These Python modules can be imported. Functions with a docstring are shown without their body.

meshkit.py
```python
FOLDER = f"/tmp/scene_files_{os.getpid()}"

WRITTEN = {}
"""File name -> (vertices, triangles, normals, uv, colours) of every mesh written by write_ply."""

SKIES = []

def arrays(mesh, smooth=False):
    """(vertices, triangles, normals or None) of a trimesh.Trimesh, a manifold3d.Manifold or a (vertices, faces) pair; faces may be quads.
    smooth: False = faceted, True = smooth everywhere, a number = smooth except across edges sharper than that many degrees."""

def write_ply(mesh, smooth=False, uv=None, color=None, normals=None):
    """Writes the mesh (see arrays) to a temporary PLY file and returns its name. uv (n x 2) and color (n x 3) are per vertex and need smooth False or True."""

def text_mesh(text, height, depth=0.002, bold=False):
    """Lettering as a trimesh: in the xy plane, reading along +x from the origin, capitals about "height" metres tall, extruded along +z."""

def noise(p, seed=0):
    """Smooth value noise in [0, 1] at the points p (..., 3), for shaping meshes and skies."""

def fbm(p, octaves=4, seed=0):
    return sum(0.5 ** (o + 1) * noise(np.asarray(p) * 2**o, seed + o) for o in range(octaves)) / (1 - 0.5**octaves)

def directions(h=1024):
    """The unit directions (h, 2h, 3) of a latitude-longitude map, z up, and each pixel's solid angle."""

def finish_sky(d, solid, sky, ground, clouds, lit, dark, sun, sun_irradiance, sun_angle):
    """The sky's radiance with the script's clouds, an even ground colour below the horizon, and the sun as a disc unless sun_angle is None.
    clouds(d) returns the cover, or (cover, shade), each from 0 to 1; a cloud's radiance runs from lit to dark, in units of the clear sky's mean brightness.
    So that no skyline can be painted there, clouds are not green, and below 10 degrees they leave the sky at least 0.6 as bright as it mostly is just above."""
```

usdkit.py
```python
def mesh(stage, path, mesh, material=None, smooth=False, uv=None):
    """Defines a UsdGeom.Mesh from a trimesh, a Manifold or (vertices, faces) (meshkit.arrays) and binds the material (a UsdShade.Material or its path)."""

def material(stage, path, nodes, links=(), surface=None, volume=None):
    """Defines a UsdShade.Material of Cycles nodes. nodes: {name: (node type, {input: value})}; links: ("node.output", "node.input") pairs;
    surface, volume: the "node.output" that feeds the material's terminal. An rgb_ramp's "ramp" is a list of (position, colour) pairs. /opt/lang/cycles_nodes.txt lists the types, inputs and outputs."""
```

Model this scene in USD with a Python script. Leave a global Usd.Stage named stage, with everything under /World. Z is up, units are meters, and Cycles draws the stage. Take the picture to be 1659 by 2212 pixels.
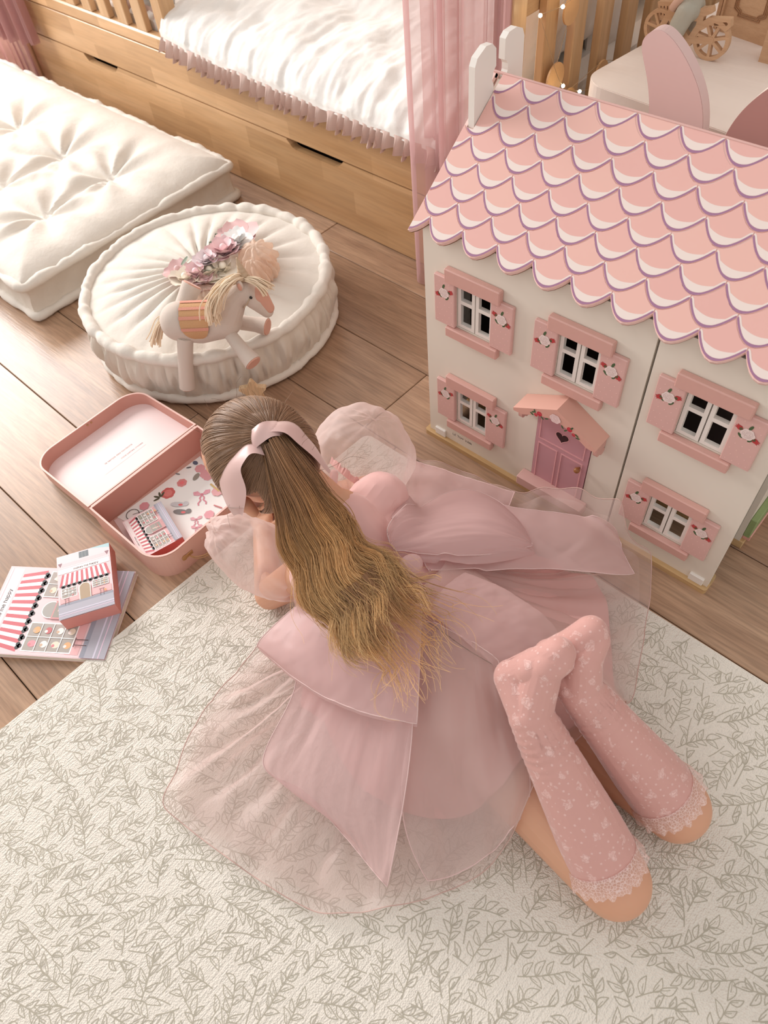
import math, random
import numpy as np, trimesh, manifold3d, usdkit, meshkit
from shapely import affinity
from shapely.geometry import Polygon, Point, LineString, box as sbox
from shapely.ops import unary_union
from scipy.interpolate import RectBivariateSpline, CubicSpline
from pxr import Usd, UsdGeom, UsdLux, UsdShade, Gf, Sdf, Vt
random.seed(7)
RNG = np.random.default_rng(7)
stage = Usd.Stage.CreateInMemory()
UsdGeom.SetStageUpAxis(stage, 'Z'); UsdGeom.SetStageMetersPerUnit(stage, 1.0)
UsdGeom.Xform.Define(stage, '/World'); UsdGeom.Scope.Define(stage, '/World/Looks')

# ------------------------------------------------------------------ camera, light, exposure
EXPOSURE = -0.06
cam = UsdGeom.Camera.Define(stage, '/World/camera')
cam.CreateFocalLengthAttr(26.0)
cam.CreateHorizontalApertureAttr(26.0 * 1659 / 1590)
cam.CreateVerticalApertureAttr(26.0 * 2212 / 1590)
cam.CreateFStopAttr(6.0); cam.CreateFocusDistanceAttr(1.28)
cam.CreateExposureAttr(EXPOSURE); cam.CreateClippingRangeAttr((0.05, 100.0))
CAM = [0.746318, 0.660952, -0.078434, 0.000000, -0.498482, 0.633134, 0.592163, 0.000000, 0.441050, -0.402844, 0.801992, 0.000000, 0.000000, 0.000000, 1.200000, 1.000000]
cam.AddTransformOp().Set(Gf.Matrix4d(*CAM))
dome = UsdLux.DomeLight.Define(stage, '/World/sky_light')
dome.CreateIntensityAttr(0.28); dome.CreateColorAttr(Gf.Vec3f(1.0, 0.972, 0.945))
def rect_light(name, w, h, power, color, origin, look):
    l = UsdLux.RectLight.Define(stage, '/World/' + name)
    l.CreateWidthAttr(w); l.CreateHeightAttr(h); l.CreateIntensityAttr(power); l.CreateColorAttr(Gf.Vec3f(*color))
    z = np.array(origin, float) - np.array(look, float); z /= np.linalg.norm(z)
    x = np.cross([0, 0, 1], z); x /= np.linalg.norm(x); y = np.cross(z, x)
    l.AddTransformOp().Set(Gf.Matrix4d(*[*x, 0, *y, 0, *z, 0, *origin, 1]))
# daylight entering through the big window in the left wall
rect_light('window_daylight', 2.6, 1.7, 16.5, (1.0, 0.985, 0.97), (-4.62, 0.55, 1.75), (-3.6, 0.55, 1.45))

# ------------------------------------------------------------------ materials
def srgb(*c):
    c = np.array(c, float) / 255
    return tuple(np.where(c <= .04045, c / 12.92, ((c + .055) / 1.055) ** 2.4))
MATS = {}
def plain(name, col, rough=.5, bump=None, vary=None, coat=0, spec=None, sheen=0, emit=None):
    """principled paint / cloth: bump = (scale, distance[, xyz stretch]), vary = (scale, amount)"""
    if name in MATS: return MATS[name]
    n, l = {'p': ('principled_bsdf', {'base_color': srgb(*col), 'roughness': rough})}, []
    if spec is not None: n['p'][1]['specular_ior_level'] = spec
    if sheen: n['p'][1]['sheen_weight'] = sheen; n['p'][1]['sheen_roughness'] = .4
    if coat: n['p'][1]['coat_weight'] = coat; n['p'][1]['coat_roughness'] = .15
    if emit: n['p'][1]['emission_color'] = srgb(*col); n['p'][1]['emission_strength'] = emit
    n['g'] = ('geometry', {})
    if vary:
        n['vn'] = ('noise_texture', {'scale': vary[0], 'detail': 3.0})
        c = np.array(srgb(*col))
        n['vr'] = ('rgb_ramp', {'ramp': [(.3, tuple(c * (1 - vary[1]))), (.7, tuple(np.minimum(c * (1 + vary[1]), 1)))]})
        l += [('g.position', 'vn.vector'), ('vn.fac', 'vr.fac'), ('vr.color', 'p.base_color')]
    if bump:
        st = bump[2] if len(bump) > 2 else (1, 1, 1)
        n['bm'] = ('mapping', {'scale': st}); n['bn'] = ('noise_texture', {'scale': bump[0], 'detail': 3.0})
        n['b'] = ('bump', {'distance': bump[1], 'strength': 1.0})
        l += [('g.position', 'bm.vector'), ('bm.vector', 'bn.vector'), ('bn.fac', 'b.height'), ('b.normal', 'p.normal')]
    MATS[name] = usdkit.material(stage, '/World/Looks/' + name, n, l, 'p.BSDF')
    return MATS[name]
def wood(name, a, b, axis='x', rough=.42, grain=26, rot=0.0, bump=.0004, fine=.25, off=(0, 0, 0), blocks=None):
    """wood with the grain along an axis"""
    st = {'x': (.07, 1, 1), 'y': (1, .07, 1), 'z': (1, 1, .07)}[axis]
    ca, cb = np.array(srgb(*a)), np.array(srgb(*b))
    n = {'g': ('geometry', {}), 'm': ('mapping', {'scale': st, 'rotation': (0, 0, rot), 'location': off}),
         'n1': ('noise_texture', {'scale': float(grain), 'detail': 5.0, 'distortion': 1.2}),
         'n2': ('noise_texture', {'scale': grain * 9.0, 'detail': 2.0}),
         'r1': ('rgb_ramp', {'ramp': [(.32, tuple(ca)), (.68, tuple(cb))]}),
         'r2': ('rgb_ramp', {'ramp': [(.35, (1 - fine,) * 3), (.6, (1, 1, 1))]}),
         'mx': ('mix_color', {'blend_type': 'multiply', 'fac': 1.0}),
         'b': ('bump', {'distance': bump, 'strength': 1.0}), 'p': ('principled_bsdf', {'roughness': rough})}
    l = [('g.position', 'm.vector'), ('m.vector', 'n1.vector'), ('m.vector', 'n2.vector'), ('n1.fac', 'r1.fac'), ('n2.fac', 'r2.fac'),
         ('r1.color', 'mx.a'), ('r2.color', 'mx.b'), ('mx.result', 'p.base_color'), ('n2.fac', 'b.height'), ('b.normal', 'p.normal')]
    if blocks:   # finger-jointed staves of glued pine, each a slightly different tone
        n['mb'] = ('mapping', {'scale': blocks}); n['fl'] = ('vector_math', {'math_type': 'floor'})
        n['wn'] = ('white_noise_texture', {'dimensions': '3D'}); n['rb'] = ('rgb_ramp', {'ramp': [(0, (.80, .76, .70)), (1, (1.08, 1.08, 1.08))]})
        n['m2'] = ('mix_color', {'blend_type': 'multiply', 'fac': 1.0, 'use_clamp': False})
        n['sx'] = ('separate_xyz', {}); n['cx'] = ('combine_xyz', {}); n['fz'] = ('math', {'math_type': 'floor'}); n['ad'] = ('math', {'math_type': 'multiply_add', 'value2': .37})
        l = [x for x in l if x[1] != 'p.base_color'] + [('g.position', 'mb.vector'), ('mb.vector', 'sx.vector'), ('sx.z', 'fz.value1'), ('fz.value', 'ad.value1'), ('sx.x', 'ad.value3'),
             ('ad.value', 'cx.x'), ('fz.value', 'cx.z'), ('cx.vector', 'fl.vector1'), ('fl.vector', 'wn.vector'), ('wn.value', 'rb.fac'), ('mx.result', 'm2.a'), ('rb.color', 'm2.b'), ('m2.result', 'p.base_color')]
    MATS[name] = usdkit.material(stage, '/World/Looks/' + name, n, l, 'p.BSDF')
    return MATS[name]
def printed(name, rough=.45):
    """flat print: the ink colours come with the decal"""
    MATS[name] = usdkit.material(stage, '/World/Looks/' + name, {'a': ('attribute', {'attribute': 'ink'}), 'p': ('principled_bsdf', {'roughness': rough})}, [('a.color', 'p.base_color')], 'p.BSDF')
    return MATS[name]
def sheer(name, col, opacity, edge=.35, rough=.5, weave=0):
    """organza / tulle: partly transparent cloth that lets light through"""
    n = {'t': ('transparent_bsdf', {'color': (1, 1, 1)}), 'd': ('diffuse_bsdf', {'color': srgb(*col)}), 'tr': ('translucent_bsdf', {'color': srgb(*col)}),
         'gl': ('glossy_bsdf', {'color': (.9, .85, .85), 'roughness': .45}), 'm1': ('mix_closure', {'fac': .38}), 'm2': ('mix_closure', {'fac': .05}), 'm3': ('mix_closure', {}),
         'lw': ('layer_weight', {'blend': .5}), 'mr': ('map_range', {'from_min': 0.0, 'from_max': 1.0, 'to_min': opacity, 'to_max': min(1, opacity + edge), 'clamp': True})}
    l = [('d.BSDF', 'm1.closure1'), ('tr.BSDF', 'm1.closure2'), ('m1.closure', 'm2.closure1'), ('gl.BSDF', 'm2.closure2'), ('t.BSDF', 'm3.closure1'), ('m2.closure', 'm3.closure2'),
         ('lw.facing', 'mr.value'), ('mr.result', 'm3.fac')]
    MATS[name] = usdkit.material(stage, '/World/Looks/' + name, n, l, 'm3.closure')
    return MATS[name]

# ------------------------------------------------------------------ scene helpers
USED = {}
def numbered(parent, name):
    k = USED.get((parent, name), 0); USED[(parent, name)] = k + 1
    return f'{parent}/{name}' if k == 0 else f'{parent}/{name}_{k:03d}'
def tag(prim, label=None, cat=None, group=None, kind=None):
    for k, v in (('label', label), ('category', cat), ('group', group), ('kind', kind)):
        if v: prim.SetCustomDataByKey(k, v)
    return prim
def thing(name, label, cat, loc=(0, 0, 0), group=None, kind=None):
    x = UsdGeom.Xform.Define(stage, numbered('/World', name))
    if any(loc): x.AddTranslateOp().Set(Gf.Vec3d(*map(float, loc)))
    o = tag(x.GetPrim(), label, cat, group, kind)
    ORIG[str(o.GetPath())] = np.array(loc, float)
    return o
ORIG = {}
def origin_of(path):
    out, p = np.zeros(3), path
    while p and p != '/World':
        out = out + ORIG.get(p, 0); p = p.rpartition('/')[0]
    return out
def obj(name, mesh, mat, parent=None, smooth=False, label=None, cat=None, group=None, kind=None, ink=None):
    """one Mesh prim; geometry is given in world coordinates"""
    pp = str(parent.GetPath()) if parent is not None else '/World'
    path = numbered(pp, name)
    v, f, n = meshkit.arrays(mesh, smooth if ink is None else False)
    v = v - origin_of(pp)
    m = usdkit.mesh(stage, path, (v, f), MATS[mat] if isinstance(mat, str) else mat)
    if n is not None:
        m.CreateNormalsAttr(Vt.Vec3fArray.FromNumpy(n.astype(np.float32))); m.SetNormalsInterpolation('vertex')
    if ink is not None:
        UsdGeom.PrimvarsAPI(m).CreatePrimvar('ink', Sdf.ValueTypeNames.Color3fArray, 'vertex').Set(Vt.Vec3fArray.FromNumpy(np.asarray(ink, np.float32)))
    return tag(m.GetPrim(), label, cat, group, kind)
def struct(name, mesh, mat, label=None, parent=None, smooth=False):
    return obj(name, mesh, mat, parent, smooth, label=label, kind='structure' if parent is None else None)
def cat(*ms):
    vs, fs, k = [], [], 0
    for m in ms:
        v, f, _ = meshkit.arrays(m); vs.append(v); fs.append(f + k); k += len(v)
    return trimesh.Trimesh(np.vstack(vs), np.vstack(fs), process=False)
def bx(x0, x1, y0, y1, z0, z1, c=.0012):
    """box with chamfered edges"""
    lo, hi = np.minimum([x0, y0, z0], [x1, y1, z1]), np.maximum([x0, y0, z0], [x1, y1, z1])
    c = min(c, *((hi - lo) * .45)); P = []
    for k in range(3):
        a, b = lo + c, hi - c; a = a.copy(); b = b.copy(); a[k], b[k] = lo[k], hi[k]
        P += [[(a, b)[i][0], (a, b)[j][1], (a, b)[m][2]] for i in (0, 1) for j in (0, 1) for m in (0, 1)]
    return trimesh.convex.convex_hull(np.array(P))
def extr(poly, h, o=(0, 0, 0), u=(1, 0, 0), v=(0, 1, 0)):
    """a shapely polygon in the plane (u, v) at o, extruded by h along u x v"""
    ms = [trimesh.creation.extrude_polygon(g, abs(h), engine='earcut') for g in getattr(poly, 'geoms', [poly]) if g.area > 1e-10]
    m = cat(*ms); u, v = np.array(u, float), np.array(v, float); w = np.cross(u, v)
    p = m.vertices.copy()
    if h < 0: p[:, 2] -= abs(h)
    return trimesh.Trimesh(np.array(o) + p[:, :1] * u + p[:, 1:2] * v + p[:, 2:] * w, m.faces, process=False)
def rrect(x0, y0, x1, y1, r, n=6):
    return sbox(x0 + r, y0 + r, x1 - r, y1 - r).buffer(r, quad_segs=n)
def rotz(m, a, about=(0, 0, 0)):
    m = m.copy(); c, s = math.cos(a), math.sin(a); v = m.vertices - np.array(about)
    m.vertices = np.c_[c * v[:, 0] - s * v[:, 1], s * v[:, 0] + c * v[:, 1], v[:, 2]] + np.array(about); return m
ROOM = -.02
def room(m): return rotz(m, ROOM)     # walls, bed and floor boards stand a little askew of the doll's house
def spline(pts, n, closed=False):
    p = np.array(pts, float)
    if closed: p = np.vstack([p, p[:1]])
    if len(p) == 2: return p[0] + np.linspace(0, 1, n)[:, None] * (p[1] - p[0])
    t = np.r_[0, np.cumsum(np.maximum(np.linalg.norm(np.diff(p[:, :3], axis=0), axis=1), 1e-9) ** .5)]
    return CubicSpline(t, p, bc_type='periodic' if closed else 'natural')(np.linspace(0, t[-1], n))
def tube(path, r, n=10, caps=True, sq=(1, 1), up=None):
    """swept ring; r a number or one per point; sq squashes the ring (side, normal)"""
    p = np.array(path, float); N = len(p); r = np.broadcast_to(np.asarray(r, float), N)
    t = np.gradient(p, axis=0); t /= np.maximum(np.linalg.norm(t, axis=1, keepdims=True), 1e-12)
    a = np.array(up if up is not None else ([0, 0, 1.] if abs(t[0][2]) < .9 else [1., 0, 0]))
    V = []
    for i in range(N):
        a = a - t[i] * a.dot(t[i]); a /= max(np.linalg.norm(a), 1e-9); b = np.cross(t[i], a)
        th = np.arange(n) / n * 2 * np.pi
        V.append(p[i] + r[i] * (sq[1] * np.cos(th)[:, None] * a + sq[0] * np.sin(th)[:, None] * b))
    V = np.vstack(V); F = []
    for i in range(N - 1):
        for j in range(n):
            k = (j + 1) % n; F += [[i * n + j, i * n + k, (i + 1) * n + k], [i * n + j, (i + 1) * n + k, (i + 1) * n + j]]
    if caps:
        V = np.vstack([V, p[0], p[-1]]); c0, c1 = len(V) - 2, len(V) - 1
        for j in range(n):
            k = (j + 1) % n; F += [[c0, k, j], [c1, (N - 1) * n + j, (N - 1) * n + k]]
    return trimesh.Trimesh(V, F, process=False)
def ring(path, r, n=10):
    """closed swept ring"""
    p = np.array(path, float); N = len(p); r = np.broadcast_to(np.asarray(r, float), N)
    t = np.roll(p, -1, 0) - np.roll(p, 1, 0); t /= np.linalg.norm(t, axis=1, keepdims=True)
    up = np.array([0, 0, 1.]); b = np.cross(t, up); b /= np.linalg.norm(b, axis=1, keepdims=True); a = np.cross(b, t)
    th = np.arange(n) / n * 2 * np.pi
    V = (p[:, None] + r[:, None, None] * (np.cos(th)[None, :, None] * a[:, None] + np.sin(th)[None, :, None] * b[:, None])).reshape(-1, 3)
    F = [q for i in range(N) for j in range(n) for q in ([i * n + j, i * n + (j + 1) % n, (i + 1) % N * n + (j + 1) % n], [i * n + j, (i + 1) % N * n + (j + 1) % n, (i + 1) % N * n + j])]
    return trimesh.Trimesh(V, np.array(F)[:, ::-1], process=False)
def grid_faces(nu, nv, wrap=False):
    i, j = np.meshgrid(np.arange(nu - 1), np.arange(nv if wrap else nv - 1), indexing='ij')
    a, b = (i * nv + j).ravel(), (i * nv + (j + 1) % nv).ravel(); c, d = a + nv, b + nv
    return np.vstack([np.c_[a, b, d], np.c_[a, d, c]])
def patch(ctrl, nu, nv, k=3):
    """smooth sheet through a grid of control points"""
    c = np.array(ctrl, float); u, v = np.linspace(0, 1, c.shape[0]), np.linspace(0, 1, c.shape[1]); uu, vv = np.linspace(0, 1, nu), np.linspace(0, 1, nv)
    g = np.stack([RectBivariateSpline(u, v, c[..., i], kx=min(k, c.shape[0] - 1), ky=min(k, c.shape[1] - 1))(uu, vv) for i in range(3)], -1)
    return g
def sheet(g): return trimesh.Trimesh(g.reshape(-1, 3), grid_faces(g.shape[0], g.shape[1]), process=False)
def lathe(prof, loc=(0, 0, 0), n=32):
    m = trimesh.creation.revolve(np.array(prof, float), sections=n); m.apply_translation(loc); return m
def ball(c, r, sub=2):
    m = trimesh.creation.icosphere(sub, 1.0); m.vertices = m.vertices * np.array(r) + np.array(c); return m
class Decal:
    """flat print: coloured polygons laid on a plane (o, u, v), each layer a hair above the last"""
    def __init__(s, o, u, v, lift=.00015, step=.00004):
        s.o, s.u, s.v = (np.array(x, float) for x in (o, u, v)); s.w = np.cross(s.u, s.v); s.w /= np.linalg.norm(s.w)
        s.V, s.F, s.C, s.k, s.h, s.step = [], [], [], 0, lift, step
    def add(s, poly, col, keep=None):
        if keep is not None: poly = poly.intersection(keep)
        c = srgb(*col)
        for g in getattr(poly, 'geoms', [poly]):
            if g.geom_type != 'Polygon' or g.area < 1e-9: continue
            v, f = trimesh.creation.triangulate_polygon(g, engine='earcut')
            p = s.o + v[:, :1] * s.u + v[:, 1:2] * s.v + s.w * s.h
            s.V.append(p); s.F.append(np.asarray(f) + s.k); s.k += len(v); s.C.append(np.tile(c, (len(v), 1)))
        s.h += s.step
    def line(s, pts, w, col): s.add(LineString(pts).buffer(w / 2, cap_style='flat', quad_segs=3), col)
    def rect(s, x0, y0, x1, y1, col): s.add(sbox(x0, y0, x1, y1), col)
    def dot(s, x, y, r, col, q=3, ry=None, a=0): s.add(affinity.rotate(affinity.scale(Point(x, y).buffer(1, quad_segs=q), r, ry or r), a, use_radians=True), col)
    def text(s, txt, h, x, y, col, a=0):
        m = meshkit.text_mesh(txt, h, .00001); v = np.array(m.vertices); v = v[:, :2]; c, q = math.cos(a), math.sin(a)
        p = s.o + (x + c * v[:, :1] - q * v[:, 1:]) * s.u + (y + q * v[:, :1] + c * v[:, 1:]) * s.v + s.w * s.h
        s.V.append(p); s.F.append(np.array(m.faces) + s.k); s.k += len(v); s.C.append(np.tile(srgb(*col), (len(v), 1))); s.h += s.step
    def put(s, name, parent, mat='print', label=None, kind=None):
        return obj(name, trimesh.Trimesh(np.vstack(s.V), np.vstack(s.F), process=False), mat, parent, ink=np.vstack(s.C), label=label, kind=kind)
printed('print')

# ------------------------------------------------------------------ floor
PL = [((188, 153, 125), (162, 127, 101)), ((180, 145, 117), (153, 118, 93)), ((192, 157, 129), (168, 133, 107)), ((175, 140, 112), (148, 114, 89))]
for i, (a_, b_) in enumerate(PL): wood(f'oak_{i}', a_, b_, 'x', rough=.33, grain=22, rot=-ROOM, bump=.00035, fine=.24, off=(i * 3.1, i * 1.7, 0))
plain('floor_gap', (58, 38, 28), .9)
floor = struct('floor', room(bx(-4.6, 1.9, -2.2, 2.3, -.03, -.009)), 'floor_gap', 'oak laminate floor of wide boards with dark joints')
PITCH, Y0, LEN = .2115, -.110, 1.28
JOINT = {2: -1.20, 4: -.865, 1: -.62, 3: -2.05, 0: -.1, 5: -1.9, 6: -.2}
for r in range(-10, 11):
    off = JOINT.get(r, ((r * .437) % 1) * LEN - .6)
    y0 = Y0 + PITCH * r
    if y0 > 2.25: continue
    for k in range(-5, 4):
        x0, x1 = off + k * LEN, off + (k + 1) * LEN
        x0, x1 = max(x0, -4.6), min(x1, 1.9)
        if x1 - x0 < .02 or y0 + PITCH < -2.2: continue
        obj('plank', room(bx(x0 + .0009, x1 - .0009, y0 + .0009, y0 + PITCH - .0009, -.0095, 0, .0014)), f'oak_{(r * 3 + k * 5) % 4}', floor)

# ------------------------------------------------------------------ walls and the window that lights the room
plain('wall_paint', (226, 214, 204), .9)
plain('white_trim', (236, 232, 226), .5)
struct('wall_back', room(bx(-4.7, 1.9, 2.3, 2.4, -.03, 2.7)), 'wall_paint', 'plain pale wall behind the bed')
wl = sbox(-2.2, -.03, 2.4, 2.7).difference(sbox(-.75, .9, 1.85, 2.6))
struct('wall_left', room(extr(wl, .1, (-4.7, 0, 0), (0, 1, 0), (0, 0, 1))), 'wall_paint', 'plain pale wall with the window that lights the room')
fr = sbox(-.75, .9, 1.85, 2.6).difference(unary_union([sbox(-.69, .96, .52, 2.54), sbox(.58, .96, 1.79, 2.54)]))
struct('window_1', room(extr(fr, .06, (-4.69, 0, 0), (0, 1, 0), (0, 0, 1))), 'white_trim', 'white two-part window frame in the left wall')
struct('baseboard_back', room(bx(-4.6, 1.9, 2.285, 2.3, 0, .08)), 'white_trim', 'white skirting board behind the bed')
struct('baseboard_left', room(bx(-4.6, -4.585, -2.2, 2.285, 0, .08)), 'white_trim', 'white skirting board under the window')

# ------------------------------------------------------------------ play mat
plain('mat_rim', (238, 233, 222), .5)
def mat_look():
    n = {'g': ('geometry', {}), 'm': ('mapping', {'scale': (1, .13, 1), 'rotation': (0, 0, .17)}), 'n1': ('noise_texture', {'scale': 240.0, 'detail': 2.0, 'roughness': .6}),
         'n2': ('voronoi_texture', {'scale': 420.0}), 'ad': ('math', {'math_type': 'multiply_add', 'value2': .45}), 'b': ('bump', {'distance': .0022, 'strength': 1.0}),
         'p': ('principled_bsdf', {'base_color': srgb(226, 218, 206), 'roughness': .55})}
    l = [('g.position', 'm.vector'), ('m.vector', 'n1.vector'), ('g.position', 'n2.vector'), ('n2.distance', 'ad.value1'), ('n1.fac', 'ad.value3'), ('ad.value', 'b.height'), ('b.normal', 'p.normal')]
    MATS['mat_vinyl'] = usdkit.material(stage, '/World/Looks/mat_vinyl', n, l, 'p.BSDF')
mat_look()
MATP = Polygon([(-.826, .735), (1.25, .715), (1.25, -1.55), (-.93, -1.55)]).buffer(-.02).buffer(.02, quad_segs=6)
play_mat = thing('play_mat', 'cream padded play mat printed with grey leaf sprays, girl lying on it', 'mat')
obj('body', extr(MATP, .0105), 'mat_rim', play_mat)
top = MATP.buffer(-.0012)
obj('surface', extr(top, .0015, (0, 0, .0105)), 'mat_vinyl', play_mat)
ZK = [0]
def ribbon2(path, w):
    p = np.array(path); t = np.gradient(p, axis=0); t /= np.maximum(np.linalg.norm(t, axis=1, keepdims=True), 1e-9); nrm = np.c_[-t[:, 1], t[:, 0]]
    V = np.vstack([p + nrm * w / 2, p - nrm * w / 2]); k = len(p); i = np.arange(k - 1)
    ZK[0] = (ZK[0] + 1) % 90
    return np.c_[V, np.full(len(V), .01206 + ZK[0] * 3e-6)], np.vstack([np.c_[i + k, i + k + 1, i + 1], np.c_[i + k, i + 1, i]])
def leaf_print():
    V, F, k = [], [], 0
    def put(path, w=.00115):
        nonlocal k
        v, f = ribbon2(path, w); V.append(v); F.append(f + k); k += len(v)
    def leaf(p, a, L):
        t = np.linspace(0, 1, 8); wv = L * .19 * np.sin(np.pi * t ** .8); bend = L * .12 * np.sin(np.pi * t) * random.choice((-1, 1))
        R = np.array([[math.cos(a), -math.sin(a)], [math.sin(a), math.cos(a)]])
        for s in (1, -1): put(np.c_[t * L, bend + s * wv] @ R.T + p)
        if random.random() < .8: put((np.c_[t * L * .8, bend * t * .9])[:6] @ R.T + p, .0009)
    lim = top.buffer(-.004); grid = {}
    def free(pts, own, r):
        for x, y in pts:
            i, j = int(x // .009), int(y // .009)
            for a in (-1, 0, 1):
                for b in (-1, 0, 1):
                    for (px, py, o) in grid.get((i + a, j + b), ()):
                        if o != own and (px - x) ** 2 + (py - y) ** 2 < r * r: return False
        return True
    def occupy(pts, own):
        for x, y in pts: grid.setdefault((int(x // .009), int(y // .009)), []).append((x, y, own))
    def try_leaf(p, a, L, own, leafid):
        u = np.array([math.cos(a), math.sin(a)]); pts = [p + u * L * q for q in (.35, .6, .85)]
        if not free(pts, leafid, .0050) or not lim.contains(Point(*(p + u * L))): return
        occupy(pts, leafid); leaf(p, a, L)
    lid_ = [0]
    for tries in range(42000):
        x, y = (random.uniform(-.92, .62), random.uniform(-.66, .73)) if tries % 5 < 2 else (random.uniform(-.93, 1.24), random.uniform(-1.54, .73))
        a = random.choice((.9, 1.3, 1.7, 2.2, .5, 4.2, 3.4)) + random.uniform(-.35, .35); curve = random.uniform(-1.0, 1.0); n = random.choice((4, 6, 8, 10) if tries < 14000 else (3, 4, 5))
        t = np.arange(n + 1) * .0082; ang = a + curve * t / .1
        st = np.c_[x + np.cumsum(np.cos(ang)) * .0082, y + np.cumsum(np.sin(ang)) * .0082]
        lid_[0] += 1; own = lid_[0]
        if not free(st, own, .0048) or not all(lim.contains(Point(*q)) for q in st[::2]): continue
        occupy(st, own); put(st, .0013)
        for j in range(1, n + 1):
            lid_[0] += 1
            try_leaf(st[j], ang[j] + (1 if j % 2 else -1) * random.uniform(.6, .95), random.uniform(.0195, .0275) * (1 - .2 * j / n), own, own)
        try_leaf(st[-1], ang[-1], .025, own, own)
    f = np.vstack(F)[:, ::-1]
    return trimesh.Trimesh(np.vstack(V), f, process=False)
plain('leaf_ink', (176, 168, 151), .6)
obj('leaf_print', leaf_print(), 'leaf_ink', play_mat, kind='stuff', label='grey outline leaf sprays printed over the mat')

# ------------------------------------------------------------------ doll's house
plain('house_cream', (229, 219, 205), .55, vary=(6, .02)); plain('house_pink', (211, 163, 152), .5, bump=(220, .0003)); plain('shutter_pink', (217, 173, 165), .5)
plain('roof_pink', (238, 202, 193), .45); plain('door_pink', (200, 148, 156), .45); plain('door_line', (226, 170, 172), .45); plain('porch_pink', (218, 166, 150), .5); plain('heart_dark', (60, 30, 32), .8)
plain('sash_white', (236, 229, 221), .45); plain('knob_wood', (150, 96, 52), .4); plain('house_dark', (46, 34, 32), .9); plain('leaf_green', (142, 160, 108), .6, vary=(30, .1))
wood('pine_ply', (214, 180, 132), (196, 158, 110), 'x', rough=.5, grain=30, fine=.12); wood('ply_edge', (150, 112, 78), (120, 84, 56), 'x', grain=60)
HY = .832
house = thing('dolls_house', 'pink-roofed cream wooden doll house with shuttered windows and pink door', 'doll house')
WIN = [(-.614, .325), (-.407, .325), (-.190, .327), (-.614, .083), (-.190, .083)]
front = sbox(-.725, .012, -.0835, .505)
hole = [sbox(x - .0385, z + .001, x + .0385, z + .105) for x, z in WIN] + [sbox(-.466, .03, -.352, .262)]
split = sbox(-.2925, 0, -.2885, .6)
for side in (sbox(-.8, 0, -.2925, .6), sbox(-.2885, 0, 0, .6)):
    obj('front_panel', extr(front.intersection(side).difference(unary_union(hole)), .010, (0, HY + .01, 0), (1, 0, 0), (0, 0, 1)), 'house_cream', house)
obj('plinth', extr(rrect(-.733, .822, -.0805, .866, .006), .012, (0, 0, 0)), 'pine_ply', house, label='natural wood plinth strip under the front')
for x0 in (-.708, -.119): obj('corner_foot', bx(x0, x0 + .027, HY - .005, HY + .004, .0121, .031), 'sash_white', house)
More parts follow.
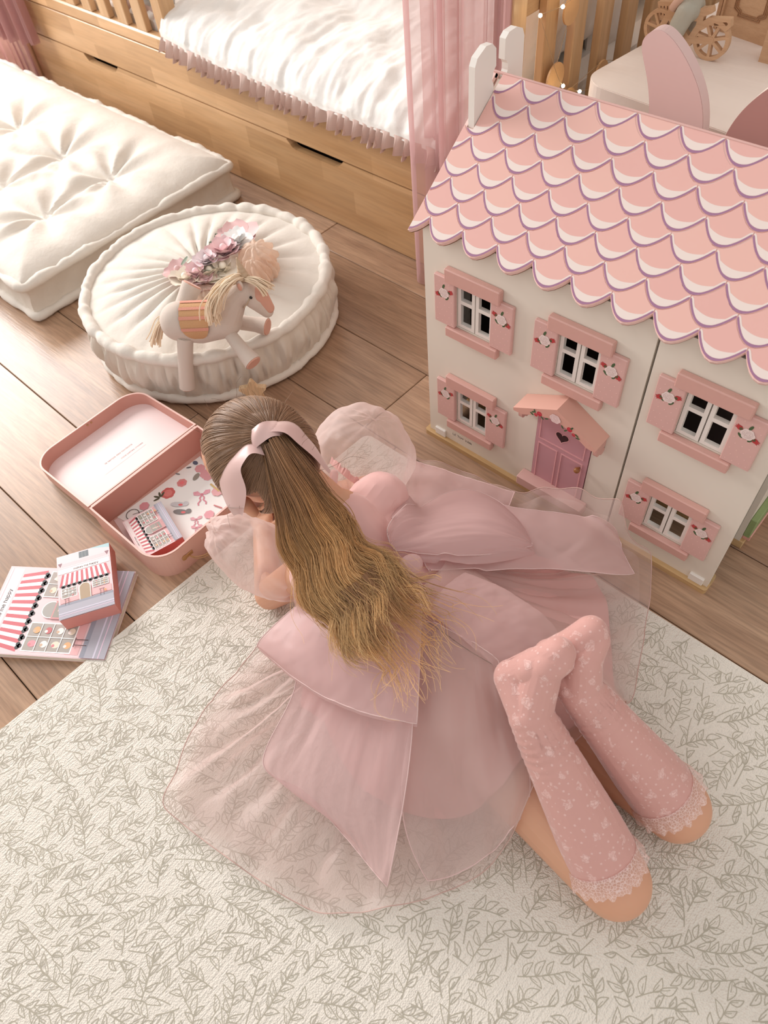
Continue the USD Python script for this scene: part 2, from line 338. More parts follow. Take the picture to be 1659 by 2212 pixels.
# body behind the front
gable = Polygon([(.953, .02), (1.232, .02), (1.232, .512), (1.028, .655), (.83, .512), (.83, .505), (.953, .505)])
side_hole = sbox(1.02, .17, 1.11, .31)
obj('side_wall', extr(gable, .010, (-.7245, 0, 0), (0, 1, 0), (0, 0, 1)), 'house_cream', house)
obj('side_wall', extr(gable.difference(side_hole), .010, (-.094, 0, 0), (0, 1, 0), (0, 0, 1)), 'house_cream', house)
obj('hinge_side', bx(-.7245, -.7145, HY + .0102, .953, .012, .505), 'house_cream', house)
obj('back_wall', bx(-.714, -.0945, 1.222, 1.232, .02, .512), 'house_cream', house)
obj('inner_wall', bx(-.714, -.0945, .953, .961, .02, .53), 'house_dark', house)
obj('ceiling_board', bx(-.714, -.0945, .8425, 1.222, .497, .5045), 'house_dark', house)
obj('base_board', bx(-.735, -.076, .953, 1.245, 0, .02), 'pine_ply', house)
# pink shutters and a green flower box on the right side wall
plain('side_pink', (214, 160, 146), .55)
obj('side_shutter', bx(-.0838, -.076, .972, 1.012, .165, .315), 'side_pink', house)
obj('side_shutter', bx(-.0838, -.076, 1.118, 1.158, .165, .315), 'side_pink', house)
obj('side_ledge', bx(-.0838, -.070, .962, 1.165, .020, .034), 'side_pink', house)
obj('flower_box', bx(-.0838, -.072, .956, 1.10, .0345, .085), 'leaf_green', house, label='green painted strip along the side wall')
SHD = sbox(0, 0, .045, .1)
def rose(d, x, y, s, flip=1):
    for dx, dy, a in ((.62, -.85, .9), (-.85, -.7, 2.4), (.1 * flip, 1.25, 1.2)):
        d.dot(x + dx * s, y + dy * s, s * .5, (74, 96, 62), ry=s * .22, a=a)
    for dx, dy in ((-1.25 * flip, .55), (1.2 * flip, -.55)):
        d.dot(x + dx * s, y + dy * s, s * .42, (178, 52, 58)); d.dot(x + dx * s * .86, y + dy * s * .8, s * .26, (92, 84, 56))
        for q in (-.5, 0, .5):
            a = math.atan2(dy, dx) + q; d.add(Polygon([(x + dx * s + s * .3 * math.cos(a + 1.4), y + dy * s + s * .3 * math.sin(a + 1.4)), (x + dx * s + s * .72 * math.cos(a), y + dy * s + s * .72 * math.sin(a)), (x + dx * s + s * .3 * math.cos(a - 1.4), y + dy * s + s * .3 * math.sin(a - 1.4))]), (186, 60, 62))
    d.add(unary_union([Point(x + .55 * s * math.cos(q), y + .5 * s * math.sin(q)).buffer(s * .5, quad_segs=4) for q in np.arange(6) * 1.047]), (234, 214, 208))
    for rr, q0 in ((.72, 0), (.5, .6), (.28, 1.3)):
        for q in (0, 2.1, 4.2):
            th = np.linspace(q + q0, q + q0 + 1.6, 6); d.line(np.c_[x + rr * s * np.cos(th), y + rr * s * .9 * np.sin(th)], s * .06, (206, 178, 174))
for wi, (x, z) in enumerate(WIN):
    win = obj('window', cat(*[extr(sbox(x + a, z + .002, x + b, z + .1035).difference(unary_union([sbox(x + a + .0065, z + .0085, x + b - .0065, z + .052), sbox(x + a + .0065, z + .0595, x + b - .0065, z + .097)])), .008, (0, HY + .009, 0), (1, 0, 0), (0, 0, 1))
              for a, b in ((-.0375, -.001), (.001, .0375))]), 'sash_white', house)
    obj('lintel', bx(x - .0575, x + .0575, HY - .013, HY - .0002, z + .0945, z + .1215, .0018), 'house_pink', win)
    obj('sill', bx(x - .0565, x + .0565, HY - .013, HY - .0002, z - .021, z - .0005, .0018), 'house_pink', win)
    for s in (-1, 1):
        x0 = x - .083 if s < 0 else x + .0385
        obj('shutter', bx(x0, x0 + .0445, HY - .0085, HY - .0002, z, z + .0995, .0014), 'shutter_pink', win)
        d = Decal((x0, HY - .0085, z), (1, 0, 0), (0, 0, 1))
        for i in range(8):
            for j in range(4):
                px, pz = .007 + j * .0105 + (.005 if i % 2 else 0), .008 + i * .0115
                if px < .041: d.dot(px, pz, .0008, (240, 200, 192), q=2); d.h -= d.step
        d.h += d.step; rose(d, .0225, .068, .0105, s); d.put('shutter_print', win, label='white rose and dots printed on the shutter')
# door, porch and step
DX0, DX1 = -.4645, -.3535
door = obj('door', extr(sbox(DX0, .031, DX1, .258), .007, (0, HY + .005, 0), (1, 0, 0), (0, 0, 1)), 'door_pink', house, label='dusky pink panelled front door')
th = np.linspace(0, 2 * np.pi, 40); hx, hz = 16 * np.sin(th) ** 3, 13 * np.cos(th) - 5 * np.cos(2 * th) - 2 * np.cos(3 * th) - np.cos(4 * th)
HEART = affinity.translate(Polygon(np.c_[hx, hz] * .00082), -.411, .192)
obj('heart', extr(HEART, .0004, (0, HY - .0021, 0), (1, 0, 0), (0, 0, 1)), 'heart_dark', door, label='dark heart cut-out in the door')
obj('heart_rim', extr(HEART.buffer(.0012).difference(HEART), .0008, (0, HY - .0021, 0), (1, 0, 0), (0, 0, 1)), 'door_line', door)
for x0, x1, z0, z1 in ((-.458, -.416, .04, .152), (-.408, -.3625, .04, .152), (-.458, -.3625, .163, .25)):
    p = sbox(x0, z0, x1, z1)
    obj('door_moulding', extr(p.difference(p.buffer(-.0022, join_style='mitre')), .0014, (0, HY - .0021, 0), (1, 0, 0), (0, 0, 1)), 'door_line', door)
obj('door_knob', cat(ball((-.3675, HY - .011, .141), (.0058, .0058, .0058)), bx(-.3695, -.3655, HY - .008, HY - .002, .139, .143)), 'knob_wood', door, smooth=True, label='round brown wooden door knob')
obj('doorstep', bx(-.483, -.338, HY - .026, HY - .0002, .031, .054, .0015), 'shutter_pink', house)
PR = [(-.494, .2515), (-.409, .2975), (-.327, .2515)]
pr_poly = Polygon([*PR, (-.3285, .2455), (-.345, .2465), (-.372, .262), (-.409, .273), (-.447, .262), (-.474, .2465), (-.4925, .2455)])
porch = obj('porch', extr(pr_poly, .0425, (0, HY - .0002, 0), (1, 0, 0), (0, 0, 1)), 'porch_pink', house, label='pink gabled porch over the door')
d = Decal((0, HY - .0427, 0), (1, 0, 0), (0, 0, 1))
for x, z, c, r in ((-.4405, .2685, (196, 46, 62), .0052), (-.3805, .2685, (196, 46, 62), .0052), (-.447, .2625, (190, 52, 60), .0036), (-.3715, .2615, (190, 52, 60), .0036)):
    d.dot(x, z, r, c); d.line([(x - r * .5, z), (x, z + r * .5), (x + r * .5, z)], .0006, (224, 120, 126))
for x, z, a in ((-.4525, .2665, .6), (-.434, .263, 2.4), (-.4255, .2665, .5), (-.394, .2665, 2.2), (-.387, .2625, .8), (-.3655, .2635, 2.6), (-.363, .2585, .2), (-.455, .261, 2.7), (-.3765, .274, 1.0), (-.450, .2705, 1.9)):
    d.dot(x, z, .0042, (64, 96, 58), ry=.0016, a=a)
d.add(unary_union([Point(-.4095 + .0055 * math.cos(q), .2765 + .0045 * math.sin(q)).buffer(.0055, quad_segs=4) for q in np.arange(6) * 1.047]), (236, 208, 204))
for rr in (.008, .0052, .0025):
    th = np.linspace(0, 4.4, 12) + rr * 900; d.line(np.c_[-.4095 + rr * np.cos(th), .2765 + rr * .85 * np.sin(th)], .0005, (206, 172, 172))
d.put('porch_print', porch, label='painted roses along the porch gable')
for x, s in ((-.487, 1), (-.334, -1)):
    br = unary_union([sbox(-.028, 0, 0, .022), Point(-.018, 0).buffer(.0095), Point(-.007, -.008).buffer(.0075)])
    obj('porch_bracket', extr(br, .0075, (x - .00375, HY - .0004, .2245), (0, 1, 0), (0, 0, 1)), 'house_pink', porch)
dt = Decal((-.664, HY, .0305), (1, 0, 0), (0, 0, 1)); dt.text('LE TOY VAN', .0062, 0, 0, (206, 184, 172)); dt.put('maker_name', house, label='faint maker lettering on the front')
# roof: slopes of scalloped shingles
EA, RI = np.array([0, .805, .502]), np.array([0, 1.03, .663]); SL = np.linalg.norm(RI - EA); RS = (RI - EA) / SL; RN = np.cross([1, 0, 0], RS)
PW, RH, DP, X0, X1 = .0665, .035, .0272, -.735, -.066
def arc(x0, s, depth, n=9, up=0.0, w=PW):
    t = np.linspace(-1, 1, n); return np.c_[x0 + w / 2 + t * w / 2, s - depth * (1 - np.abs(t) ** 1.9) + up * (1 - t ** 2)]
low = [p for k in range(-2, 12) for p in arc(-.7064 + k * PW, .0277, DP + .0009)[:-1]]
slot = sbox(-.7295, .183, -.7165, .30)
board = Polygon([*low, (X1 + .2, .0277), (X1 + .2, SL), (X0 - .2, SL)]).buffer(0).intersection(sbox(X0, -.01, X1, SL)).difference(slot)
roof = obj('roof', extr(board, -.0075, EA, (1, 0, 0), RS), 'roof_pink', house, label='pink scalloped roof slope')
obj('roof_edge', extr(board.buffer(-.0008), -.0035, EA - RN * .0076, (1, 0, 0), RS), 'ply_edge', roof, label='brown plywood underside')
BRI = RI - np.array([0, 0, .0]); BS = np.array([0, RS[1], -RS[2]])
obj('back_slope', extr(sbox(X0, 0, X1, SL).difference(sbox(-.7295, -.01, -.7165, .09)), -.0075, RI + np.array([0, .0002, .0]), (-1, 0, 0) if False else (1, 0, 0), BS), 'roof_pink', roof)
ROWS = [.2712, .2362, .2004, .1655, .1302, .0962, .0625, .0277]
cols = [srgb(227, 176, 166), srgb(229, 180, 168), srgb(225, 173, 164)]
def shingle(x0, s, k):
    lo = arc(x0, s, DP)
    lo_in = Polygon([*lo, *arc(x0, s + .05, 0)[::-1]])
    ups = [Polygon([*arc(x0 + sft * PW, s + RH - .0002, DP - .0), (x0 + sft * PW + PW, s + .2), (x0 + sft * PW, s + .2)]) for sft in (-.5, .5)]
    body = lo_in.difference(unary_union(ups)) if k else Polygon([*lo, (x0 + PW, SL), (x0, SL)])
    body = body.intersection(sbox(x0 + .0003, 0, x0 + PW - .0003, 1)).intersection(sbox(X0 + .0006, .0002, X1 - .0006, SL - .0006)).difference(slot.buffer(.0005)).buffer(-.0005)
    if body.is_empty: return
    body = max(getattr(body, 'geoms', [body]), key=lambda g: g.area)
    if body.area < 4e-6: return
    base = extr(body, .0011, EA, (1, 0, 0), RS)
    V, F, C = [np.array(base.vertices)], [np.array(base.faces)], [np.tile(cols[(k * 5 + int(x0 * 1000)) % 3], (len(base.vertices), 1))]
    n = len(base.vertices)
    rim = LineString(arc(x0, s, DP, 17))
    purple = rim.buffer(.0037).union(Polygon([*arc(x0, s, DP, 17), *arc(x0, s, DP - .0050, 17)[::-1]]).buffer(0)).difference(rim.buffer(.0011)).intersection(body)
    white = Polygon([*arc(x0, s, DP, 17), *arc(x0, s + .0012, DP - .0150, 17)[::-1]]).buffer(0).union(rim.buffer(.0062)).difference(purple.buffer(.0002)).difference(rim.buffer(.0037)).intersection(body)
    for g0, c in ((purple, srgb(158, 112, 142)), (white, srgb(232, 214, 206))):
        for g in getattr(g0, 'geoms', [g0]):
            if g.geom_type != 'Polygon' or g.area < 1e-8: continue
            v, f = trimesh.creation.triangulate_polygon(g, engine='earcut')
            V.append(EA + v[:, :1] * np.array([1, 0, 0]) + v[:, 1:2] * RS + RN * .00122); F.append(np.asarray(f) + n); n += len(v); C.append(np.tile(c, (len(v), 1)))
    obj('shingle', trimesh.Trimesh(np.vstack(V), np.vstack(F), process=False), 'print_satin', roof, ink=np.vstack(C))
printed('print_satin', .4)
for k, s in enumerate(ROWS):
    for i in range(-2, 12):
        x0 = -.6785 - PW / 2 * (k % 2) + i * PW + [0, -.003, .0, .0, .0038, .005, .009, .009][k] * .6
        if x0 < X1 and x0 + PW > X0: shingle(x0, s, k)
obj('ridge_strip', bx(X0, X1, 1.0285, 1.0325, .6615, .6655, .001), 'shutter_pink', roof)
ch1 = Polygon([(.957, .600), (.957, .698), (.963, .709), (.984, .7185), (1.0, .7165), (1.010, .707), (1.0115, .682), (1.005, .676), (1.002, .664), (1.006, .657), (1.008, .64), (1.0, .62)]).buffer(-.001).buffer(.001)
ch2 = Polygon([(1.033, .682), (1.033, .712), (1.042, .7185), (1.062, .7190), (1.078, .712), (1.084, .70), (1.085, .64), (1.085, .60), (1.04, .62), (1.037, .655), (1.043, .664), (1.0425, .674), (1.038, .680)]).buffer(-.001).buffer(.001)
for c in (ch1, ch2): obj('chimney_board', extr(c, .0115, (-.7288, 0, 0), (0, 1, 0), (0, 0, 1)), 'sash_white', house, label='white rounded chimney board')

# ------------------------------------------------------------------ bed
BEDM = dict(rough=.38, grain=14, rot=-ROOM, fine=.10, bump=.0002)
wood('bed_pine', (212, 173, 131), (195, 152, 108), 'x', blocks=(3.2, 1, 16), **BEDM); wood('bed_pine_up', (208, 172, 132), (192, 151, 108), 'z', **BEDM); wood('bed_pine_side', (204, 168, 128), (188, 148, 106), 'y', **BEDM)
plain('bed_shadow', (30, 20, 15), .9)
BF, BX0, BX1, BB = 1.262, -3.10, -.90, 2.20
bed = thing('bed', 'low pine child bed with slatted rails and a full-width drawer front', 'bed')
def br(name, *a, m='bed_pine', c=.002, label=None): return obj(name, room(bx(*a, c)), m, bed, label=label)
br('side_rail', BX0 + .045, BX1 - .045, BF, BF + .028, .203, .3095)
br('cap_rail', BX0 + .045, -2.095, BF, BF + .03, .3102, .349, c=.005)
br('cap_rail', -1.05, BX1 - .045, BF, BF + .03, .3102, .349, c=.005)
dr = sbox(BX0 + .05, .004, BX1 - .05, .200)
for a, b in ((-2.66, -2.46), (-1.64, -1.42)):
    dr = dr.difference(Polygon([(a, .21), (b, .21), (b, .1985), (b - .02, .181), (b - .035, .178), (a + .035, .178), (a + .02, .181), (a, .1985)]))
obj('drawer_front', room(extr(dr, .022, (0, BF + .023, 0), (1, 0, 0), (0, 0, 1))), 'bed_pine', bed, label='wide drawer front with two finger cut-outs')
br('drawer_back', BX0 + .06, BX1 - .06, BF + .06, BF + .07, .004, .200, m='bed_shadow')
for x in (BX0, -2.136): br('post', x, x + .045, BF - .004, BF + .045, (.0 if x < -3 else .3495), 1.25, m='bed_pine_up')
br('post', BX1 - .045, BX1, BF, BF + .045, 0, 1.25, m='bed_pine_up')
for x in (BX0, BX1 - .045): br('post', x, x + .045, BB - .045, BB, 0, 1.25, m='bed_pine_up')
for i in range(8): br('slat', -2.262 - .098 * i, -2.212 - .098 * i, BF + .004, BF + .024, .3492, .80, m='bed_pine_up')
br('top_rail', BX0 + .045, -2.136, BF, BF + .028, .8002, .85)
br('foot_rail', BX1 - .04, BX1 - .012, BF + .045, BB - .045, .15, .31, m='bed_pine_side')
br('foot_rail', BX1 - .052, BX1 - .03, BF + .045, BB - .045, .60, .655, m='bed_pine_side')
br('foot_rail', BX1 - .04, BX1 - .012, BF + .045, BB - .045, .95, 1.0, m='bed_pine_side')
br('head_rail', BX0 + .012, BX0 + .04, BF + .045, BB - .045, .15, .31, m='bed_pine_side')
br('back_rail', BX0 + .045, BX1 - .045, BB - .03, BB - .004, .15, .55)
for i in range(8): br('slat', BX1 - .029, BX1 - .009, BF + .125 + .108 * i, BF + .168 + .108 * i, .3102, .95, m='bed_pine_up')
plain('bedding', (236, 232, 227), .85, sheen=.2, bump=(60, .0012)); plain('ruffle_cloth', (203, 176, 166), .85, sheen=.2)
obj('mattress', room(bx(BX0 + .05, BX1 - .06, BF + .035, BB - .05, .30, .40, .03)), 'bedding', bed)
# duvet: gathered at the front edge, draped over the rail
def duvet():
    nu, nv = 240, 90
    x = np.linspace(-2.098, -1.0, nu); t = np.linspace(0, 1, nv)
    g = np.zeros((nu, nv, 3))
    for i, xx in enumerate(x):
        dz = .014 * math.sin(xx * 5.0)
        sag = np.interp(xx, [-2.098, -2.0, -1.6, -1.15, -1.0], [.362, .352, .338, .336, .336])
        yb = np.interp(t, [0, .05, .13, .25, .5, 1], [BF - .022, BF - .020, BF + .02, BF + .12, BF + .4, BB - .06])
        zb = np.interp(t, [0, .05, .13, .25, .5, 1], [sag, sag + .03, sag + .062, sag + .085, sag + .105 + dz, sag + .10])
        g[i] = np.c_[np.full(nv, xx), yb, zb]
    k = np.ones(9) / 9
    for c in (1, 2): g[:, 4:-4, c] = np.apply_along_axis(lambda r: np.convolve(r, k, 'valid'), 1, g[..., c])
    T = np.tile(t, (nu, 1)); p = np.stack([g[..., 0] * 34 + 3.2 * T, T * 5, 0 * T], -1)
    w = (meshkit.fbm(p, 3, 3) - .5) * .030 * np.exp(-T * 3.2) * np.clip(T / .03, 0, 1) + (meshkit.fbm(p * [.34, 2.4, 1], 3, 9) - .5) * .034 * np.clip(T * 4, 0, 1)
    g[..., 2] += w; g[..., 1] -= w * .45 * np.exp(-T * 9)
    return g
DG = duvet()
dv = thing('duvet', 'white puckered duvet with dusty pink ruffled edge hanging over the bed rail', 'bedding')
obj('cover', room(sheet(DG)), 'bedding', dv, smooth=True)
def ruffle(edge, drop, depth, waves, out, n=700, seed=1):
    """frill sewn along an edge polyline"""
    e = spline(edge, n); s = np.linspace(0, 1, n); ph = waves * 2 * np.pi * s + 1.9 * np.sin(s * 23 + seed) + 1.1 * np.sin(s * 61 + seed * 2)
    m = 7; g = np.zeros((n, m, 3)); t = np.gradient(e, axis=0); t /= np.linalg.norm(t, axis=1, keepdims=True)
    for j in range(m):
        q = j / (m - 1); d = np.array(drop) * q
        g[:, j] = e + d + np.array(out) * (depth * (q ** .8) * (np.sin(ph) + .3 * np.sin(2 * ph + 1)))[:, None] + t * (depth * .55 * q * np.cos(ph))[:, None]
        g[:, j] += np.array(drop) * (q * .12 * np.sin(ph * .5 + 2))[:, None]
    return g
ed = DG[::12, 1]
obj('ruffle', room(sheet(ruffle(ed, (0, -.012, -.040), .015, 36, (0, -1, .1)))), 'ruffle_cloth', dv, smooth=True, label='dusty pink gathered ruffle')
# ruffled cushion standing behind the left slats
cu = thing('cushion', 'white cushion with brown-pink ruffle behind the bed slats', 'cushion')
def pillow(c, sx, sy, th_, seed=0, n=26):
    u = np.linspace(-1, 1, n); X, Y = np.meshgrid(u, u, indexing='ij'); h = (np.clip(1 - np.abs(X) ** 2.6, 0, 1) * np.clip(1 - np.abs(Y) ** 2.6, 0, 1)) ** .5 * th_
    h = h * (1 + .25 * (meshkit.fbm(np.stack([X * 3, Y * 3, 0 * X + seed], -1), 2, seed) - .5))
    a = sheet(np.stack([X * sx, Y * sy, h], -1)); b = sheet(np.stack([X * sx, Y * sy, -h * .8], -1)); b.faces = b.faces[:, ::-1]
    m = cat(a, b); return m
def orient(m, c, u, v):
    u, v = np.array(u, float), np.array(v, float); w = np.cross(u, v); m = m.copy(); q = m.vertices
    m.vertices = np.array(c) + q[:, :1] * u + q[:, 1:2] * v + q[:, 2:] * w; return m
obj('body', room(orient(pillow(0, .15, .13, .05, 2), (-2.28, BF + .10, .53), (1, 0, 0), (0, .25, .97))), 'bedding', cu, smooth=True)
fr_ = [(-2.42, BF + .05, .43), (-2.34, BF + .05, .405), (-2.24, BF + .05, .40), (-2.15, BF + .05, .405), (-2.13, BF + .06, .46), (-2.13, BF + .08, .56)]
obj('ruffle', room(sheet(ruffle(fr_, (.0, -.012, -.045), .010, 12, (0, -1, 0), 240))), 'ruffle_cloth', cu, smooth=True)
for i, (y, z) in enumerate(((1.50, .50), (1.66, .52), (1.80, .47))):
    c = thing('round_cushion', f'round white cushion behind the {("first", "second", "third")[i]} gap between footboard slats', 'cushion', group=None)
    obj('body', room(orient(pillow(0, .085, .085, .04, 5 + i), (BX1 - .105 - .0, y, z), (0, 1, 0), (.0, 0, 1))), 'bedding', c, smooth=True)

# ------------------------------------------------------------------ curtains
sheer('tulle_pink', (224, 184, 184), .50, .40); sheer('tulle_dark', (190, 142, 140), .80, .18)
def curtain(base, z0, z1, n, amp, waves, seed, spread=.0, nz=26):
    e = spline(base, n); s = np.linspace(0, 1, n); t = np.gradient(e, axis=0); t /= np.linalg.norm(t, axis=1, keepdims=True); nr = np.c_[-t[:, 1], t[:, 0], 0 * s]
    g = np.zeros((n, nz, 3)); ph = waves * 2 * np.pi * s + 1.5 * np.sin(s * 11 + seed)
    for j in range(nz):
        q = j / (nz - 1); z = z0 + (z1 - z0) * q
        g[:, j] = e * [1, 1, 0] + nr * (amp * (1 + .3 * math.sin(q * 4 + seed)) * (np.sin(ph + .5 * q) + .4 * np.sin(2.3 * ph + 2 * q)))[:, None] + [0, 0, z] + (e - e.mean(0)) * [1, 1, 0] * (spread * q)
    return g
c1 = thing('curtain', 'sheer pink tulle canopy curtain hanging to the floor beside the doll house', 'curtain')
obj('front_layer', sheet(curtain([(-1.126, 1.252, 0), (-1.03, 1.235, 0), (-.95, 1.25, 0), (-.86, 1.262, 0)], .004, 2.2, 150, .014, 4, 1, -.06)), 'tulle_pink', c1, smooth=True)
obj('back_layer', sheet(curtain([(-1.085, 1.268, 0), (-1.0, 1.26, 0), (-.93, 1.268, 0), (-.875, 1.275, 0)], .03, 2.2, 120, .007, 5, 4, -.06)), 'tulle_pink', c1, smooth=True)
c2 = thing('curtain', 'sheer dusty pink tulle curtain hanging in front of the far left end of the bed', 'curtain')
obj('front_layer', sheet(curtain([(-3.16, 1.24, 0), (-3.02, 1.255, 0), (-2.88, 1.285, 0)], .19, 2.2, 120, .016, 6, 2, .0)), 'tulle_dark', c2, smooth=True)
obj('back_layer', sheet(curtain([(-3.3, 1.26, 0), (-3.1, 1.28, 0), (-2.99, 1.295, 0)], .004, 2.2, 120, .008, 7, 5, .0)), 'tulle_dark', c2, smooth=True)

# ------------------------------------------------------------------ garland and lights on the footboard
plain('disc_wood', (206, 160, 112), .5, vary=(40, .05)); plain('wire', (176, 146, 110), .4)
def glow():
    MATS['bulb_glow'] = usdkit.material(stage, '/World/Looks/bulb_glow', {'e': ('emission', {'color': (1.0, .78, .45), 'strength': 40.0})}, [], 'e.emission')
glow()
gl = thing('string_lights', 'thin wire of tiny warm fairy lights over the footboard', 'fairy lights')
lp = [(-.868, 1.30, .632), (-.866, 1.37, .625), (-.864, 1.42, .630), (-.862, 1.50, .637), (-.858, 1.60, .655), (-.856, 1.75, .67)]
lw2 = [(-.868, 1.30, .632), (-.864, 1.345, .55), (-.862, 1.395, .475), (-.860, 1.46, .44), (-.858, 1.6, .40)]
obj('wire', cat(room(tube(spline(lp, 40), .0005, 5)), room(tube(spline(lw2, 40), .0005, 5))), 'wire', gl)
for p in (lp[0], lp[1], lp[2], lp[4], lw2[2], lw2[3]): obj('bulb', room(ball(np.array(p) + [.002, 0, -.001], (.0038,) * 3, 1)), 'bulb_glow', gl, smooth=True)
ga = thing('disc_garland', 'garland of small round wooden discs hanging on the footboard slats', 'garland')
for y, z, r in ((1.445, .590, .026), (1.412, .475, .030), (1.42, .425, .022), (1.475, .410, .022), (1.60, .42, .024), (1.66, .40, .024)):
    dsk = trimesh.creation.cylinder(radius=r, height=.004, sections=28); dsk.apply_transform(trimesh.transformations.rotation_matrix(np.pi / 2, [0, 1, 0])); dsk.apply_translation((BX1 + .008, y, z))
    obj('disc', room(dsk), 'disc_wood', ga)
obj('cord', room(tube(spline([(BX1 + .0085, 1.40, .61), (BX1 + .0085, 1.445, .61), (BX1 + .0085, 1.412, .50), (BX1 + .0085, 1.42, .44), (BX1 + .0085, 1.475, .43), (BX1 + .0085, 1.60, .44), (BX1 + .0085, 1.66, .42)], 50), .0006, 5)), 'wire', ga)

# ------------------------------------------------------------------ tufted floor mattress
plain('cotton', (219, 210, 199), .85, sheen=.25, bump=(90, .0008)); plain('cotton_side', (210, 198, 184), .85, sheen=.25, bump=(90, .0008))
fm = thing('floor_mattress', 'large rectangular white tufted floor mattress in front of the bed', 'floor cushion')
FX0, FX1, FY0, FY1, FZ = -3.30, -1.800, .505, 1.225, .098
TUFT = [(-2.5524, 0.9628, 0.09), (-2.2698, 0.9432, 0.09), (-2.028, 0.954, 0.09), (-2.0182, 0.723, 0.09), (-2.2744, 0.7321, 0.09), (-2.95, 1.0, .09), (-3.02, .74, .09)]
def puffed(X, Y, tufts, seed, inside):
    Z = .052 * inside ** .5
    for i, t in enumerate(tufts):
        dx, dy = X - t[0], Y - t[1]; d = np.hypot(dx, dy); a = np.arctan2(dy, dx)
        Z -= .040 * np.exp(-(d / .075) ** 1.1)
        cr = np.cos(a * 7 + i * 1.7 + .8 * np.sin(a * 2 + i)); Z += .0085 * cr * np.exp(-((d - .085) / .075) ** 2)
        Z -= .014 * np.exp(-((np.mod(a * 4 / (2 * np.pi) + .13 * i, 1) - .5) / .07) ** 2) * np.exp(-d / .11) * np.clip(d / .03, 0, 1)
    return Z + .006 * (meshkit.fbm(np.stack([X * 14, Y * 14, 0 * X], -1), 3, seed) - .5)
nx, ny = 210, 120
U, V_ = np.meshgrid(np.linspace(0, 1, nx), np.linspace(0, 1, ny), indexing='ij')
ins = np.clip(np.minimum(np.minimum(U, 1 - U) * (FX1 - FX0), np.minimum(V_, 1 - V_) * (FY1 - FY0)) / .16, 0, 1); ins = ins * (2 - ins)
Xg, Yg = FX0 + U * (FX1 - FX0), FY0 + V_ * (FY1 - FY0)
obj('top', sheet(np.stack([Xg, Yg, FZ + puffed(Xg, Yg, TUFT, 4, ins)], -1)), 'cotton', fm, smooth=True)
per = np.array(rrect(FX0, FY0, FX1, FY1, .012).exterior.coords)[:-1]
def resample(p, n):
    ls = LineString([*p, p[0]]); return np.array([ls.interpolate(i / n, normalized=True).coords[0] for i in range(n)])
pr_ = resample(per, 420); cen = np.array([(FX0 + FX1) / 2, (FY0 + FY1) / 2])
def piping(p, z, r, amp, f, seed, name, parent, mat='cotton'):
    n = len(p); s = np.arange(n); w = meshkit.fbm(np.c_[s * f, s * 0, s * 0 + seed], 3, seed) - .5
    q = np.c_[p, z + w * amp]; obj(name, ring(q, r * (1 + 1.1 * w), 10), mat, parent, smooth=True)
piping(pr_, FZ + .004, .0115, .008, .22, 3, 'piping', fm); piping(pr_ * [1, 1], .013, .0115, .004, .22, 8, 'piping', fm)
def side_wall(p, z0, z1, bulge, f, amp, seed, nz=12):
    n = len(p); nr = np.roll(p, -1, 0) - np.roll(p, 1, 0); nr = np.c_[nr[:, 1], -nr[:, 0]]; nr /= np.linalg.norm(nr, axis=1, keepdims=True)
    g = np.zeros((n + 1, nz, 3)); s = np.arange(n)
    for j in range(nz):
        q = j / (nz - 1); w = (meshkit.fbm(np.c_[s * f, s * 0 + q * 1.3, s * 0], 3, seed) - .5) * amp * math.sin(math.pi * q)
        off = bulge * math.sin(math.pi * q) + w
        g[:n, j] = np.c_[p + nr * off[:, None], np.full(n, z0 + (z1 - z0) * q)]
    g[n] = g[0]; return g
obj('side', sheet(side_wall(pr_, .012, FZ + .004, .010, .2, .018, 6)), 'cotton_side', fm, smooth=True)

# ------------------------------------------------------------------ round pouf
pf = thing('round_pouf', 'round white pleated floor cushion carrying the toy unicorn', 'floor cushion')
PC, PRR, PZ = np.array([-1.405, .800]), .296, .128
na, nr_ = 260, 44
A_, R_ = np.meshgrid(np.arange(na + 1) / na * 2 * np.pi, np.linspace(0.02, 1, nr_), indexing='ij')
pl = np.abs(np.sin(A_ * 13 + .7 * np.sin(A_ * 3) + .25 * np.sin(R_ * 5 + A_ * 4))) ** .55
Zp = PZ + .026 * (1 - R_ ** 2.4) - .026 * np.exp(-(R_ / .16) ** 2) + (pl - .6) * .016 * np.sin(np.pi * np.clip(R_ * 1.02, 0, 1) ** .7) + .003 * meshkit.noise(np.stack([np.cos(A_) * R_ * 9, np.sin(A_) * R_ * 9, 0 * R_], -1), 2)
obj('top', sheet(np.stack([PC[0] + PRR * .985 * R_ * np.cos(A_), PC[1] + PRR * .985 * R_ * np.sin(A_), Zp], -1)), 'cotton', pf, smooth=True)
pa = np.arange(360) / 360 * 2 * np.pi; wob = 1 + .02 * (meshkit.fbm(np.c_[np.cos(pa) * 9, np.sin(pa) * 9, 0 * pa], 2, 5) - .5)
pc = np.c_[PC[0] + PRR * wob * np.cos(pa), PC[1] + PRR * wob * np.sin(pa)]
def scrunch(p, z, r, name, seed, knots):
    n = len(p); s = np.arange(n) / n; k = .88 + .12 * np.abs(np.sin(s * np.pi * knots + 1.6 * np.sin(s * 31 + seed) + seed)) ** .5
    fine = meshkit.fbm(np.c_[s * 70, s * 0, s * 0], 2, seed) - .5
    obj(name, ring(np.c_[p, z + .004 * (k - .7) + .003 * fine], r * (.40 + .50 * k + .45 * fine), 12), 'cotton', pf, smooth=True)
scrunch(pc, PZ + .002, .0165, 'top_piping', 1, 21)
pb = np.c_[PC[0] + (PRR * wob + .004) * np.cos(pa), PC[1] + (PRR * wob + .004) * np.sin(pa)]
scrunch(pb, .0145, .0135, 'bottom_piping', 4, 19)
